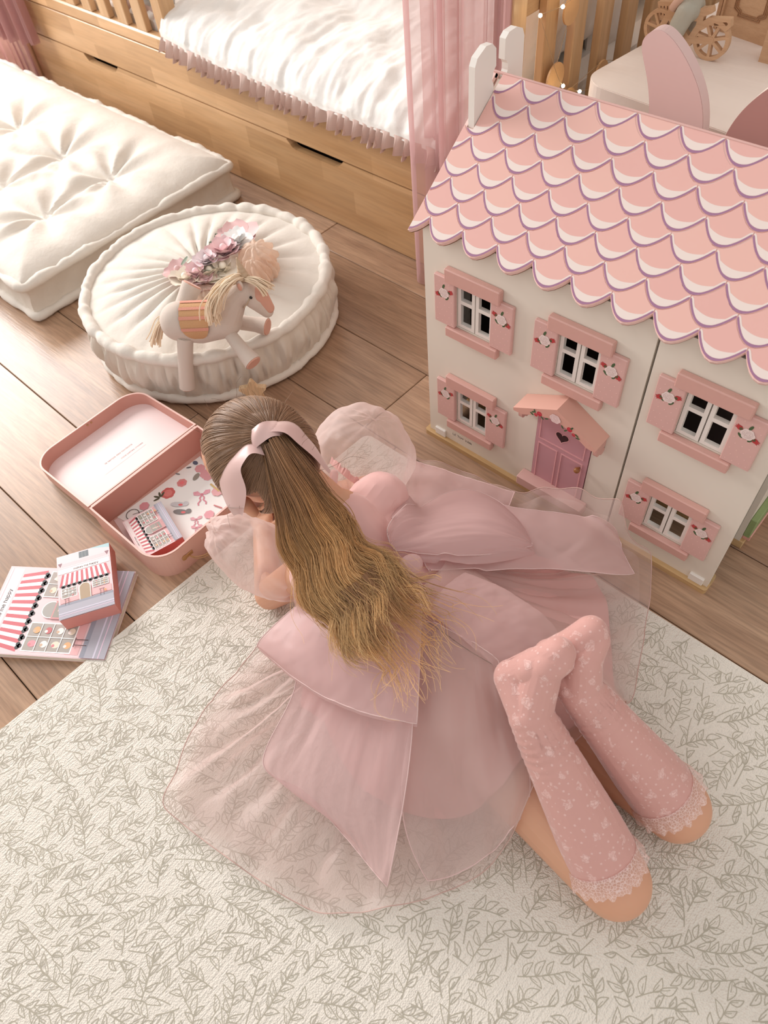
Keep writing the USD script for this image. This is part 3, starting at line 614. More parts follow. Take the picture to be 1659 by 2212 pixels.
obj('side', sheet(side_wall(pc[::1], .010, PZ, .012, .42, .040, 3, 14)), 'cotton_side', pf, smooth=True)

# ------------------------------------------------------------------ toy unicorn
plain('linen_taupe', (206, 190, 178), .85, bump=(700, .0003), sheen=.2); plain('linen_pink', (210, 158, 138), .85, sheen=.2); plain('yarn_cream', (236, 214, 186), .8, sheen=.2); plain('horn_linen', (190, 166, 140), .8, bump=(500, .0003))
plain('knit_rust', (200, 154, 112), .9, bump=(420, .0008)); plain('knit_coral', (214, 150, 130), .9, bump=(420, .0008)); plain('bead_black', (28, 22, 20), .3)
def solid(bones, edge=.006, it=8, sharp=None):
    """joined hulls of the spheres at the two ends of each bone, smoothed into one skin"""
    M = None
    for b in bones:
        pts = []
        for p, r in b:
            s = trimesh.creation.icosphere(2, 1.0).vertices * np.array(r) + np.array(p); pts.append(s)
        h = manifold3d.Manifold.hull_points(np.vstack(pts)); M = h if M is None else M + h
    m = M.refine_to_length(edge).to_mesh(); t = trimesh.Trimesh(m.vert_properties[:, :3], m.tri_verts)
    trimesh.smoothing.filter_taubin(t, lamb=.5, nu=.53, iterations=it); return t
un = thing('toy_unicorn', 'linen toy unicorn with cream yarn mane sitting on the round cushion', 'toy')
rump, belly, chest, neck, poll, face, muz = (-1.2235, 0.6033, 0.2136), (-1.1923, 0.6309, 0.2004), (-1.1517, 0.667, 0.211), (-1.1279, 0.688, 0.2624), (-1.1086, 0.705, 0.2845), (-1.093, 0.7189, 0.2576), (-1.0798, 0.7306, 0.2254)
obj('body', solid([[(rump, .042), (belly, .039)], [(belly, .039), (chest, .039)], [(chest, .037), (neck, .029)], [(neck, .028), (poll, .024)], [(poll, .023), (face, .022)], [(face, .0215), (muz, .0135)]], .006, 10), 'linen_taupe', un, smooth=True)
for pts, rr in ((((-1.197, 0.5894, 0.1935), (-1.1984, 0.5668, 0.1278), (-1.1975, 0.5515, 0.0759)), (.0175, .0165, .018)), (((-1.1294, 0.6572, 0.1885), (-1.0831, 0.6475, 0.1745), (-1.0498, 0.6437, 0.1603)), (.0135, .0155, .0195)),
                (((-1.1534, 0.7055, 0.176), (-1.1292, 0.7269, 0.1683), (-1.1068, 0.7387, 0.1649)), (.016, .0165, .020)), (((-1.25, 0.6399, 0.2193), (-1.2537, 0.6567, 0.2315), (-1.2541, 0.6764, 0.2481)), (.020, .020, .022))):
    p = np.array(pts); c = spline(p, 14); r = np.interp(np.linspace(0, 1, 14), [0, .5, 1], rr)
    lg = obj('leg', tube(c, r, 16), 'linen_taupe', un, smooth=40)
    e = c[-1] - c[-2]; e /= np.linalg.norm(e)
    obj('hoof_pad', tube([c[-1] - e * .002, c[-1] + e * .0025], [rr[2] * .97, rr[2] * .86], 16), 'linen_pink', lg, label='salmon pink felt hoof pad')
hb, ht = np.array((-1.1016, 0.7113, 0.3084)), np.array((-1.1048, 0.7084, 0.3572))
t_ = np.linspace(0, 1, 26); obj('horn', tube(hb + t_[:, None] * (ht - hb), .0125 * (1 - t_ * .88) * (1 + .07 * np.sin(t_ * 34)), 14), 'horn_linen', un, smooth=True, label='brown linen horn')
er = np.array((-1.0921, 0.6903, 0.3085)); obj('ear', cat(ball(er, (.008, .006, .012), 2)), 'linen_taupe', un, smooth=True); obj('ear_lining', ball(er + np.array((0.663, -0.7486, 0)) * .004, (.0055, .004, .009), 2), 'linen_pink', un, smooth=True)
obj('eye', ball(np.array((-1.0791, 0.6998, 0.2792)), (.0036, .003, .0028), 2), 'bead_black', un, smooth=True)
obj('nose_patch', solid([[(np.array((-1.0861, 0.725, 0.2638)) + [0, 0, .0045], .0185), (np.array((-1.0776, 0.7326, 0.2299)) + [.0015, .001, .004], .0125)]], .005, 4), 'linen_pink', un, smooth=True)
hl = np.array((-1.1032, 0.7098, 0.2656)); hu = np.array((0.7486, 0.663, 0)); th = np.linspace(0, 2 * np.pi, 30)[:-1]
axv = np.array((-1.0956, 0.7166, 0.259)) - np.array((-1.1092, 0.7045, 0.2731)); axv /= np.linalg.norm(axv); s1 = np.cross(axv, [0, 0, 1]); s1 /= np.linalg.norm(s1); s2 = np.cross(s1, axv)
pts = hl + .0248 * (np.cos(th)[:, None] * s1 + np.sin(th)[:, None] * s2); pts = np.vstack([pts, pts[:1]]); obj('halter', tube(pts, .0012, 6), 'horn_linen', un, smooth=True)
def yarn(name, guides, n, spread, r, parent, seed, mat='yarn_cream'):
    rg = np.random.default_rng(seed); ms = []
    for i in range(n):
        g = np.array(guides, float); o = rg.normal(0, 1, 3) * spread; k = np.linspace(.4, 1.25, len(g))[:, None]
        c = spline(g + o * k + rg.normal(0, spread * .22, g.shape), 16); ms.append(tube(c, r, 5))
    obj(name, cat(*ms), mat, parent, smooth=True)
yarn('mane', [(-1.0996, 0.705, 0.3141), (-1.1046, 0.6792, 0.3208), (-1.1122, 0.6511, 0.3093), (-1.1208, 0.6328, 0.2854), (-1.1221, 0.6263, 0.2495)], 60, .0062, .0014, un, 1)
yarn('mane', [(-1.1033, 0.7098, 0.3108), (-1.0961, 0.6894, 0.326), (-1.1004, 0.667, 0.3213), (-1.1089, 0.6474, 0.2997), (-1.1151, 0.6352, 0.2704)], 40, .005, .0014, un, 2)
yarn('forelock', [(-1.0967, 0.7103, 0.3111), (-1.0761, 0.7179, 0.3142), (-1.0618, 0.7252, 0.306), (-1.0537, 0.7323, 0.294)], 34, .004, .0012, un, 3); yarn('forelock', [(-1.0917, 0.7067, 0.3142), (-1.0689, 0.7162, 0.3051), (-1.0611, 0.7231, 0.283)], 18, .003, .0012, un, 4)
yarn('tail', [(-1.2334, 0.5946, 0.2294), (-1.2424, 0.5786, 0.2283), (-1.2544, 0.5626, 0.2034), (-1.267, 0.5514, 0.1715)], 40, .0050, .0013, un, 5)
def saddle():
    ax = np.array(chest) - np.array(rump); ax /= np.linalg.norm(ax); L = np.linalg.norm(np.array(chest) - np.array(rump)); up = np.array([0, 0, 1.]); sd = np.cross(ax, up); sd /= np.linalg.norm(sd)
    g = np.zeros((20, 30, 3)); b = np.array(rump)
    for i in range(20):
        for j in range(30):
            ph = -.35 + 2.35 * j / 29; w = .030 * math.sqrt(max(1 - max((j - 17) / 12.5, 0) ** 2, 0.02)); q = L * .44 + (i / 19 - .5) * 2 * w
            c = b + ax * q; g[i, j] = c + .0425 * (math.cos(ph) * up + math.sin(ph) * sd * 1)
    return g
SG = saddle(); obj('saddle_blanket', sheet(SG), 'knit_rust', un, smooth=True, label='rust and coral knitted saddle blanket')
SGc = SG + (SG - np.array(belly)) * .022
for a, b in ((0, 3), (7, 9), (13, 15), (20, 22)): obj('saddle_stripe', sheet(SGc[:, a:b + 1]), 'knit_coral', un, smooth=True)

# ------------------------------------------------------------------ flower crown
plain('petal_dusty', (228, 190, 188), .7, sheen=.2); plain('petal_pink', (240, 206, 208), .7, sheen=.2); plain('petal_pale', (240, 226, 228), .7); plain('petal_white', (250, 248, 246), .7); plain('petal_cream', (247, 238, 222), .7); plain('leaf_sage', (128, 138, 118), .7)
sheer('tulle_peach', (250, 226, 206), .55, .35)
fc = thing('flower_crown', 'floral headband of pink, white and cream fabric flowers behind the unicorn', 'headband')
def petal(c, a, tilt, L, W, curl):
    u = np.linspace(0, 1, 6); v = np.linspace(-1, 1, 6); g = np.zeros((6, 6, 3))
    for i, q in enumerate(u):
        w = W * math.sin(math.pi * (.12 + .80 * q)) ** .7
        for j, s in enumerate(v):
            rr = L * q * math.cos(tilt * (1 - .35 * q)); z = L * q * math.sin(tilt) + curl * L * (q ** 2) - .18 * W * (1 - s * s)
            g[i, j] = c + np.array([rr * math.cos(a) - w * s * math.sin(a), rr * math.sin(a) + w * s * math.cos(a), z])
    return sheet(g)
def flower(c, r, mat, layers, label, seed):
    rg = np.random.default_rng(seed); c = np.array(c)
    f = obj('flower', ball(c + [0, 0, r * .25], (r * .22, r * .22, r * .30), 2), mat, fc, smooth=True, label=label)
    for k in range(layers):
        n = 5 - (k > 1); q = k / max(layers - 1, 1)
        for i in range(n):
            a = 2 * np.pi * (i + .5 * k) / n + rg.uniform(-.2, .2)
            obj('petal', petal(c, a, .35 + .85 * q + rg.uniform(-.1, .1), r * (1.05 - .35 * q), r * (.62 - .2 * q), rg.uniform(-.25, .1)), mat, f, smooth=True)
# height over the cushion: the band stands on its edge
for (c, r, m, ly, lb) in (((-1.3846, 0.9088, 0.19), .034, 'petal_dusty', 1, 'dusty pink open petals'), ((-1.3505, 0.8774, 0.205), .026, 'petal_white', 3, 'white frilly flower'), ((-1.3435, 0.8331, 0.205), .028, 'petal_pink', 3, 'pink ranunculus flower'),
        ((-1.3576, 0.7903, 0.2), .022, 'petal_pale', 3, 'pale lilac-white flower'), ((-1.407, 0.7355, 0.18), .024, 'petal_dusty', 1, 'dusty pink round petals'), ((-1.3668, 0.7262, 0.182), .025, 'petal_cream', 2, 'cream flower'),
        ((-1.3506, 0.7481, 0.186), .028, 'petal_pink', 2, 'soft pink flower'), ((-1.3348, 0.7745, 0.182), .028, 'petal_cream', 2, 'cream open flower'), ((-1.3194, 0.8036, 0.184), .028, 'petal_cream', 2, 'cream flower by the horn'), ((-1.3287, 0.7444, 0.172), .024, 'petal_dusty', 2, 'dusty pink flower low on the band')):
    flower(c, r * 1.55, m, ly, lb, int(r * 1e4) + len(lb))
for c, a in (((-1.4179, 0.867, 0.185), 2.4), ((-1.4069, 0.8469, 0.18), 2.8), ((-1.4134, 0.7531, 0.19), 1.4), ((-1.4014, 0.766, 0.19), .6), ((-1.33, 0.8645, 0.18), -.3), ((-1.329, 0.7716, 0.2), -1.2), ((-1.3533, 0.7218, 0.17), -1.6)):
    obj('leaf', petal(np.array(c), a, .5, .022, .006, .1), 'leaf_sage', fc, smooth=True)
bp = [(-1.4344, 0.7364, 0.155), (-1.4463, 0.8091, 0.16), (-1.4283, 0.8705, 0.165), (-1.4087, 0.9285, 0.16), (-1.3226, 0.9047, 0.155)]
obj('band', tube(spline(bp, 40), .004, 8), 'petal_cream', fc, smooth=True)
def tulle_puff(c, r, seed):
    m = trimesh.creation.icosphere(4, 1.0); v = m.vertices; a = np.arctan2(v[:, 1], v[:, 0]); k = 1 + .22 * np.sin(a * 9 + 4 * v[:, 2]) * np.clip(1.2 - np.abs(v[:, 2]), 0, 1) + .35 * (meshkit.fbm(v * 2.2, 3, seed) - .5)
    m.vertices = np.array(c) + v * k[:, None] * np.array(r); return m
for c, r, s in (((-1.2837, 0.8793, 0.19), (.040, .042, .034), 1), ((-1.2605, 0.8476, 0.175), (.034, .030, .036), 2), ((-1.2564, 0.8773, 0.172), (.026, .028, .032), 5), ((-1.3107, 0.7352, 0.165), (.026, .024, .02), 3)): obj('tulle_bow', tulle_puff(c, r, s), 'tulle_peach', fc, smooth=True, label='peach tulle bow loop')

# ------------------------------------------------------------------ wooden star
wood('star_wood', (228, 196, 158), (214, 178, 138), 'z', grain=40)
so = np.array((-1.072, 0.6396, 0.075)) - np.array([0, 0, .0316]); sv = np.array((0.7486, 0.663, 0)); ang = np.pi / 2 + np.arange(10) * np.pi / 5
sp = Polygon([((.036 if i % 2 == 0 else .0185) * math.cos(a), (.036 if i % 2 == 0 else .0185) * math.sin(a) + .0316) for i, a in enumerate(ang)]).buffer(-.0035).buffer(.0035, quad_segs=4)
st_ = thing('wooden_star', "small wooden five-pointed star standing behind the girl's head", 'star')
obj('star', extr(sp, .012, so, sv, (0, 0, 1)), 'star_wood', st_)
sn_ = np.cross(sv, [0, 0, 1.]); sc2 = so + sn_ * .006; obj('stick', tube([[sc2[0], sc2[1], .004], [sc2[0], sc2[1], so[2] + .02]], .0032, 10), 'star_wood', st_, smooth=40)
obj('foot', lathe([(0, 0), (.018, 0), (.018, .004), (0, .005)], (sc2[0], sc2[1], 0), 20), 'star_wood', st_, smooth=40)

# ------------------------------------------------------------------ pink suitcase
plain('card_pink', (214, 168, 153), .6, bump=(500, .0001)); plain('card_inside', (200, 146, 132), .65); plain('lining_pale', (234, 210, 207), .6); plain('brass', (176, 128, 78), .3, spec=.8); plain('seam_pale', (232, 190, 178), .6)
sc_ = thing('suitcase', 'open pink cardboard toy suitcase lying beside the mat', 'suitcase')
TX0, TX1, TY0, TY1, TH = -1.094, -.874, .209, .492, .068
outer = unary_union([rrect(TX0, TY0, TX1, TY1, .052, 10), sbox(TX0, TY0, TX0 + .06, TY1)]); inner = outer.buffer(-.0025)
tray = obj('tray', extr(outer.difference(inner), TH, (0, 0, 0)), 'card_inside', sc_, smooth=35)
obj('tray_shell', extr(outer.buffer(.0006).difference(outer.buffer(-.0002)), TH - .0015, (0, 0, 0)), 'card_pink', tray, smooth=35)
obj('tray_floor', extr(inner, .0025, (0, 0, .0005)), 'card_pink', tray)
obj('tray_rim', extr(outer.buffer(.0007).difference(outer.buffer(-.0032)), .0012, (0, 0, TH - .0002)), 'seam_pale', tray)
LDEP = .238; la = .118
lu, lv, lw_ = np.array([-math.cos(la), 0, -math.sin(la)]), np.array([0, -1., 0]), None
lid_o = np.array([TX0 - .002, TY1, TH - .034 + .0])
lp_ = unary_union([rrect(0, 0, LDEP, TY1 - TY0, .052, 10), sbox(0, 0, .06, TY1 - TY0)]); lin = lp_.buffer(-.0025)
LW = np.cross(lu, lv)
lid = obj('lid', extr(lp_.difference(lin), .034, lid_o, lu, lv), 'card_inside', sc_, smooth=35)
obj('lid_shell', extr(lp_.buffer(.0006).difference(lp_.buffer(-.0002)), .0325, lid_o, lu, lv), 'card_pink', lid, smooth=35)
obj('lid_rim', extr(lp_.buffer(.0007).difference(lp_.buffer(-.0032)), .0012, lid_o + LW * .0338, lu, lv), 'seam_pale', lid)
obj('lid_lining', extr(lin, .0025, lid_o, lu, lv), 'lining_pale', lid, label='pale pink lid lining with small printed lines')
dl = Decal(lid_o + LW * .0025, (0, 1, 0), (-math.cos(la), 0, -math.sin(la)))
dl.text('le temps des bonbons', .0052, -.182, .116, (172, 130, 126)); dl.text('mille petites choses', .0046, -.150, .098, (190, 150, 146)); dl.line([(-.20, .088), (-.09, .088)], .0005, (200, 168, 164)); dl.put('lining_print', lid)
obj('hinge_seam', bx(TX0 - .004, TX0 + .0005, TY0 + .004, TY1 - .004, TH - .004, TH + .001), 'seam_pale', sc_)
for y in (.272, .332): obj('clasp_plate', cat(bx(TX1 + .0007, TX1 + .0030, y - .011, y + .011, .030, .040), lathe([(0, 0), (.006, 0), (.006, .002), (0, .003)], (0, 0, 0), 14).apply_transform(trimesh.transformations.rotation_matrix(np.pi / 2, [0, 1, 0])).apply_translation((TX1 + .001, y - .009, .035))), 'brass', sc_, smooth=40)
obj('wire_handle', cat(*[tube(spline([(TX1 + .004, .272, .035), (TX1 + .018, .278, .034 + dz), (TX1 + .030, .302, .033 + dz), (TX1 + .018, .326, .034 + dz), (TX1 + .004, .332, .035)], 30), .0011, 6) for dz in (.003, -.003)]), 'brass', sc_, smooth=True)
for y in (.352, .362): obj('rivet', ball(lid_o + lu * (LDEP - .0035) + lv * (TY1 - y) + LW * .028, (.0022,) * 3, 1), 'brass', lid, smooth=True)
# sticker sheets in the tray
plain('paper_white', (244, 242, 238), .6)
sh2 = thing('sticker_sheet', 'lower plain pale paper sheet peeking from under the printed sheet in the suitcase', 'paper')
PA = [(-1.0877, 0.2348, 0.004), (-0.9691, 0.2109, 0.004), (-0.9114, 0.2781, 0.004), (-1.0655, 0.4162, 0.004)]
obj('paper', extr(Polygon([p[:2] for p in PA]).intersection(inner.buffer(-.002)), .0005, (0, 0, .0034)), 'lining_pale', sh2)
sh1 = thing('sticker_sheet', 'white sheet printed with pink flowers, bows and birds in the suitcase', 'paper')
PB = [(-1.0883, 0.2441, 0.005), (-1.0787, 0.4632, 0.005), (-0.9069, 0.4052, 0.005), (-0.9067, 0.2782, 0.005)]
pbp = Polygon([p[:2] for p in PB]).intersection(inner.buffer(-.003)); obj('paper', extr(pbp, .0005, (0, 0, .0042)), 'paper_white', sh1)
d = Decal((0, 0, .0047), (1, 0, 0), (0, 1, 0))
def blob(px, r, col, seed, n=7):
    x, y = px[:2]; d.add(unary_union([Point(x + r * .55 * math.cos(q + seed), y + r * .55 * math.sin(q + seed)).buffer(r * .52, quad_segs=4) for q in np.arange(n) * 6.283 / n]), col)
def bow(px, s, a, col=(226, 160, 172)):
    x, y = px[:2]; R = lambda pts: [(x + s * (u * math.cos(a) - v * math.sin(a)), y + s * (u * math.sin(a) + v * math.cos(a))) for u, v in pts]
    for k in (1, -1):
        d.add(Polygon(R([(0, 0), (.45 * k, .55), (.95 * k, .5), (.9 * k, .05), (.4 * k, -.12)])), col); d.line(R([(0, 0), (.25 * k, -.5), (.15 * k, -.8), (.45 * k, -1.2), (.40 * k, -1.5)]), s * .16, tuple(np.array(col) - [10, 22, 20]))
    d.dot(x, y, s * .16, tuple(np.array(col) - [22, 40, 36]))
BR_ = .9
blob((-1.0529, 0.3525, 0.005), .0145, (206, 104, 100), 0); blob((-1.0529, 0.3525, 0.005), .009, (220, 130, 124), 1); 
for a in (2.0, 2.7, 3.6, 4.4): d.dot((-1.0557, 0.3345, 0.005)[0] + .009 * math.cos(a), (-1.0557, 0.3345, 0.005)[1] + .009 * math.sin(a), .0075, (86, 84, 64), ry=.0026, a=a)
blob((-1.0509, 0.3891, 0.005), .0105, (220, 140, 138), 2); blob((-1.0509, 0.3891, 0.005), .005, (232, 120, 124), 1, 5)
for p, r in (((-1.0507, 0.4398, 0.005), .011), ((-1.0287, 0.4371, 0.005), .012), ((-1.0186, 0.4352, 0.005), .010)): blob(p, r, (222, 160, 164), p[0] * 50)
d.dot(*(-1.0389, 0.4194, 0.005)[:2], .011, (150, 142, 130), ry=.006, a=1.9); d.dot(*(-1.0713, 0.4437, 0.005)[:2], .007, (96, 104, 124), ry=.005); d.dot(*(-1.0724, 0.4262, 0.005)[:2], .006, (90, 92, 96), ry=.002, a=.9); d.dot(*(-1.0776, 0.3991, 0.005)[:2], .006, (132, 132, 132), ry=.002, a=.4)
bow((-0.9916, 0.3956, 0.005), .019, BR_); bow((-0.9499, 0.3456, 0.005), .013, BR_, (222, 166, 174)); bow((-0.9327, 0.3326, 0.005), .012, BR_, (222, 160, 168))
for p, c, a in (((-1.0115, 0.3459, 0.005), (206, 204, 206), .6), ((-0.9914, 0.3371, 0.005), (128, 122, 120), .6)):
    d.dot(p[0], p[1], .016, c, ry=.0065, a=a); d.dot(p[0] + .012, p[1] + .012, .0062, c); d.dot(p[0] + .006, p[1] + .003, .005, (228, 108, 110), ry=.003, a=a)
x, y = (-1.0664, 0.2689, 0.005)[:2]; th = np.linspace(0, 6.3, 30); d.line(np.c_[x + .0135 * np.cos(th), y + .0135 * np.sin(th)], .0013, (60, 50, 50)); d.line([(x, y), (x + .013, y + .024)], .001, (80, 60, 60)); blob((-1.0645, 0.298, 0.005), .010, (220, 150, 158), 1)
blob((-0.9376, 0.3704, 0.005), .010, (226, 160, 168), 3); blob((-0.9705, 0.4216, 0.005), .012, (228, 170, 172), 3); d.line([(-0.9979, 0.4255, 0.005)[:2], (-0.9673, 0.4241, 0.005)[:2]], .004, (206, 176, 110)); d.line([(-0.9484, 0.3924, 0.005)[:2], (-0.9288, 0.3986, 0.005)[:2]], .003, (200, 120, 120))
d.put('sheet_print', sh1)
# little shop-front prints used by the book and the two boxes
def shop(o, ex, ey, W, H, seed=0, arch=False, name='cover_print', parent=None, text=None, top=True, nst=13, scale=1.0):
    """ex, ey: unit vectors to the right and up of the artwork"""
    d = Decal(o, ex, ey); rg = random.Random(seed); pink, pale, white, red, blk, gry = (240, 204, 206), (248, 232, 230), (250, 246, 242), (206, 104, 112), (62, 56, 58), (176, 172, 182)
    d.rect(0, 0, W, H, pink)
    if top:
        d.rect(0, H * .86, W, H, (236, 214, 216)); d.add(Polygon([(W * .62, H), (W, H), (W, H * .93)]), (176, 208, 212)); d.rect(W * .42, H * .885, W * .60, H * .985, (112, 118, 122))
        for i in (0, 1, 2): d.line([(W * (.42 + .06 * i), H * .885), (W * (.42 + .06 * i), H * .985)], W * .006, (170, 172, 172))
        for sx in (.06, .94): d.add(Polygon([(W * (sx - .04), H * .88), (W * (sx + .04), H * .88), (W * sx, H * .82)]), (150, 110, 116))
        yb = .80
    else: yb = .985
    d.rect(W * .02, H * (yb - .10), W * .98, H * yb, pale)
    d.line([(W * .02, H * (yb - .015)), (W * .98, H * (yb - .015))], H * .006, (226, 176, 182))
    if text: d.text(text, H * .030, W * .30, H * (yb - .075), (150, 112, 112))
    ya, yc = H * (yb - .115), H * (yb - .30)
    d.add(Polygon([(W * .09, ya), (W * .91, ya), (W * .97, yc), (W * .03, yc)]), white)
    for i in range(0, nst * 2 + 1, 2):
        a, b = i / (nst * 2 + 1), (i + 1) / (nst * 2 + 1)
        d.add(Polygon([(W * (.09 + .82 * a), ya), (W * (.09 + .82 * b), ya), (W * (.03 + .94 * b), yc), (W * (.03 + .94 * a), yc)]), red); d.h -= d.step
    d.h += d.step
    for i in range(nst):
        x = W * (.05 + .90 * (i + .5) / nst); r = W * .33 / nst
        for dx, dy in ((-.55, 0), (.55, 0), (0, -.6)): d.dot(x + dx * r, yc + dy * r - r * .1, r * .72, blk, q=3); d.h -= d.step
    d.h += d.step
    yg = H * (.24 if arch else .21); wt = yc - H * .045
    def window(x0, x1, y0, y1, nx_, ny_):
        d.rect(x0 - W * .012, y0 - W * .012, x1 + W * .012, y1 + W * .012, white); d.rect(x0, y0, x1, y1, (170, 160, 152))
        for i in range(nx_):
            for j in range(ny_):
                cx, cy = x0 + (i + .5) * (x1 - x0) / nx_, y0 + (j + .35) * (y1 - y0) / ny_; r = min((x1 - x0) / nx_, (y1 - y0) / ny_) * .30
                c = rg.choice([(226, 150, 158), (222, 170, 120), (236, 218, 196), (196, 108, 110), (150, 160, 138), (240, 232, 226)])
                d.dot(cx, cy, r, c, q=4, ry=r * rg.uniform(.7, 1.2)); d.dot(cx - r * .3, cy + r * .6, r * .45, rg.choice([(244, 226, 220), (214, 130, 136), (206, 176, 150)]))
        for i in range(1, nx_): d.line([(x0 + i * (x1 - x0) / nx_, y0), (x0 + i * (x1 - x0) / nx_, y1)], W * .009, white)
        for j in range(1, ny_): d.line([(x0, y0 + j * (y1 - y0) / ny_), (x1, y0 + j * (y1 - y0) / ny_)], W * .009, white)
    d.rect(W * .03, yg, W * .97, yg + H * .10, (232, 178, 178))
    if arch:
        window(W * .07, W * .33, yg + H * .08, wt, 2, 3); window(W * .64, W * .92, yg + H * .12, wt, 2, 3)
        d.rect(W * .385, yg - H * .02, W * .60, wt - H * .06, (250, 236, 226)); d.dot(W * .4925, wt - H * .06, W * .1075, (250, 236, 226), q=8)
        d.rect(W * .40, yg - H * .02, W * .585, wt - H * .06, (176, 150, 122)); d.dot(W * .4925, wt - H * .06, W * .0925, (176, 150, 122), q=8)
    else:
        window(W * .05, W * .35, yg + H * .07, wt, 2, 4); window(W * .66, W * .95, yg + H * .07, wt, 2, 4)
        d.rect(W * .40, yg - H * .02, W * .61, wt - H * .12, (206, 150, 150)); d.rect(W * .425, yg + H * .06, W * .585, wt - H * .14, (150, 146, 136)); d.dot(W * .505, wt - H * .105, W * .098, white, q=8); d.dot(W * .505, wt - H * .105, W * .088, (168, 164, 158), q=8); d.rect(W * .40, wt - H * .25, W * .61, wt - H * .125, (206, 150, 150)); d.rect(W * .42, wt - H * .24, W * .59, wt - H * .135, (156, 152, 142))
        d.line([(W * .47, yg + H * .10), (W * .50, wt - H * .16)], W * .02, (228, 200, 186)); d.line([(W * .44, yg + H * .13), (W * .56, yg + H * .13)], W * .012, (206, 120, 124))
    d.rect(0, 0, W, yg - H * .02, gry); d.rect(0, yg - H * .055, W, yg - H * .02, (150, 150, 162)); d.line([(0, H * .085), (W, H * .085)], H * .012, (214, 206, 222)); d.line([(0, H * .05), (W, H * .05)], H * .008, (226, 196, 214))
    for sx in (.16, .80):
        for q in (-.03, .03): d.line([(W * (sx + q), yg - H * .045), (W * (sx + q), yg + H * .05)], W * .008, (96, 66, 66))
        d.line([(W * (sx - .05), yg + H * .05), (W * (sx + .05), yg + H * .05)], W * .012, (110, 70, 70))
    d.dot(W * .86, yg + H * .02, W * .022, (222, 160, 104))
    return d.put(name, parent)
plain('card_side_pink', (214, 140, 130), .6); plain('card_side_red', (186, 92, 88), .6); plain('page_edge', (228, 216, 200), .8); plain('cover_back', (226, 200, 196), .5)
def slab(name, label, catg, A, B, D, z0, z1, mat, **kw):
    """box from the top-face corners A (left top), B (along x) and D (along y)"""
    A, B, D = (np.array(p, float) for p in (A, B, D)); e1, e2 = B - A, D - A; W, H = np.linalg.norm(e1), np.linalg.norm(e2); e1 /= W; e2 -= e1 * e2.dot(e1); H = np.linalg.norm(e2); e2 /= H
    t = thing(name, label, catg, (A[0], A[1], z0)); o = np.array([A[0], A[1], z0])
    w = np.cross(e1, e2)[2]; q = sbox(0, 0, W, H)
    m = extr(q, z1 - z0, o, e1, e2) if w > 0 else extr(q, -(z1 - z0), o, e1, e2)
    if w < 0: m.faces = m.faces[:, ::-1]
    obj('body', m, mat, t); return t, A, e1, e2, W, H
bk, A, e1, e2, W, H = slab('book', 'large thin pink book with a striped-awning shop cover on the floor', 'book', (-1.151, 0.0322, 0.012), (-0.941, 0.1841, 0.012), (-1.0466, -0.1224, 0.012), 0.0004, .0112, 'page_edge')
up3 = np.array([0, 0, 1.])
for z in (.0112, .0): obj('cover', extr(sbox(-.0015, -.0015, W + .0015, H + .0015), -.0012, np.array([A[0], A[1], z + .0001 + (.0012 if z else .0004)]) - [0, 0, .0012], e1, e2) if False else extr(sbox(-.0012, -.0012, W + .0012, H + .0012), .0010, np.array([A[0], A[1], (z + .0010) if z else .0005]), e1, e2 * 1.0), 'cover_back', bk)
shop(np.array([A[0], A[1], .01235]) + e1 * W + e2 * H, -e2, -e1, H, W, 3, name='cover_print', parent=bk, top=False, text='make me happy', nst=10)
b2, A, e1, e2, W, H = slab('gift_box', 'small pink shop-front card box with an arched door lying on the big book', 'box', (-1.0643, 0.0994, 0.047), (-1.0115, 0.1872, 0.047), (-0.9356, 0.0283, 0.047), .0138, .0465, 'card_side_pink')
shop(np.array([A[0], A[1], .0467]) + e2 * H, e1, -e2, W, H, 5, arch=True, name='cover_print', parent=b2, text='makes me happy', nst=9)
b3, A, e1, e2, W, H = slab('card_box', 'small pink shop-front card box with red base lying inside the suitcase', 'box', (-1.0499, 0.2386, 0.026), (-1.0275, 0.3224, 0.026), (-0.9413, 0.2178, 0.026), .0055, .0255, 'card_side_red')
shop(np.array([A[0], A[1], .0257]) + e1 * W + e2 * H, -e2, -e1, H, W, 8, name='cover_print', parent=b3, top=False, text='make me happy', nst=10)

# ------------------------------------------------------------------ play table, chairs and the toys on it
plain('table_white', (238, 224, 214), .5, bump=(12, .0006, (1, 6, 1))); plain('chair_pink', (216, 186, 182), .5); plain('chair_rose', (176, 132, 126), .5); plain('chair_edge', (238, 226, 216), .5)
ta = thing('play_table', 'white wooden kids table with rounded corner behind the doll house', 'table')
TA = -.12; tb = rrect(0, 0, .78, .62, .055, 8)
def tloc(m): m = rotz(m, TA); m.apply_translation((-.79, 1.40, 0)); return m
obj('table_top', tloc(cat(extr(tb.buffer(-.0015), .0425, (0, 0, .4575)), extr(tb, .0395, (0, 0, .459)))), 'table_white', ta)
for x in (.07, .71):
    for y in (.07, .55): obj('leg', tloc(tube([(x, y, 0), (x, y, .4574)], [.017, .022], 16)), 'table_white', ta, smooth=40)
def chair(name, label, ear, y0, mat, edge, xc):
    c = thing(name, label, 'chair')
    b = obj('backrest', extr(ear, -.024, (0, y0, 0), (1, 0, 0), (0, 0, 1)), edge, c); obj('backrest_face', extr(ear.buffer(-.0008), .0008, (0, y0 - .0001, 0), (1, 0, 0), (0, 0, 1)), mat, c)
    obj('seat', extr(rrect(xc - .105, y0 + .026, xc + .105, y0 + .24, .04), .022, (0, 0, .262)), mat, c)
    for x in (-.08, .08):
        for y in (.055, .21): obj('leg', tube([(xc + x * 1.1, y0 + y, 0), (xc + x, y0 + y, .2618)], [.012, .016], 12), edge, c, smooth=40)
    return c
def smooth_poly(p, n=90): return Polygon(spline(p, n, closed=True)[:-1])
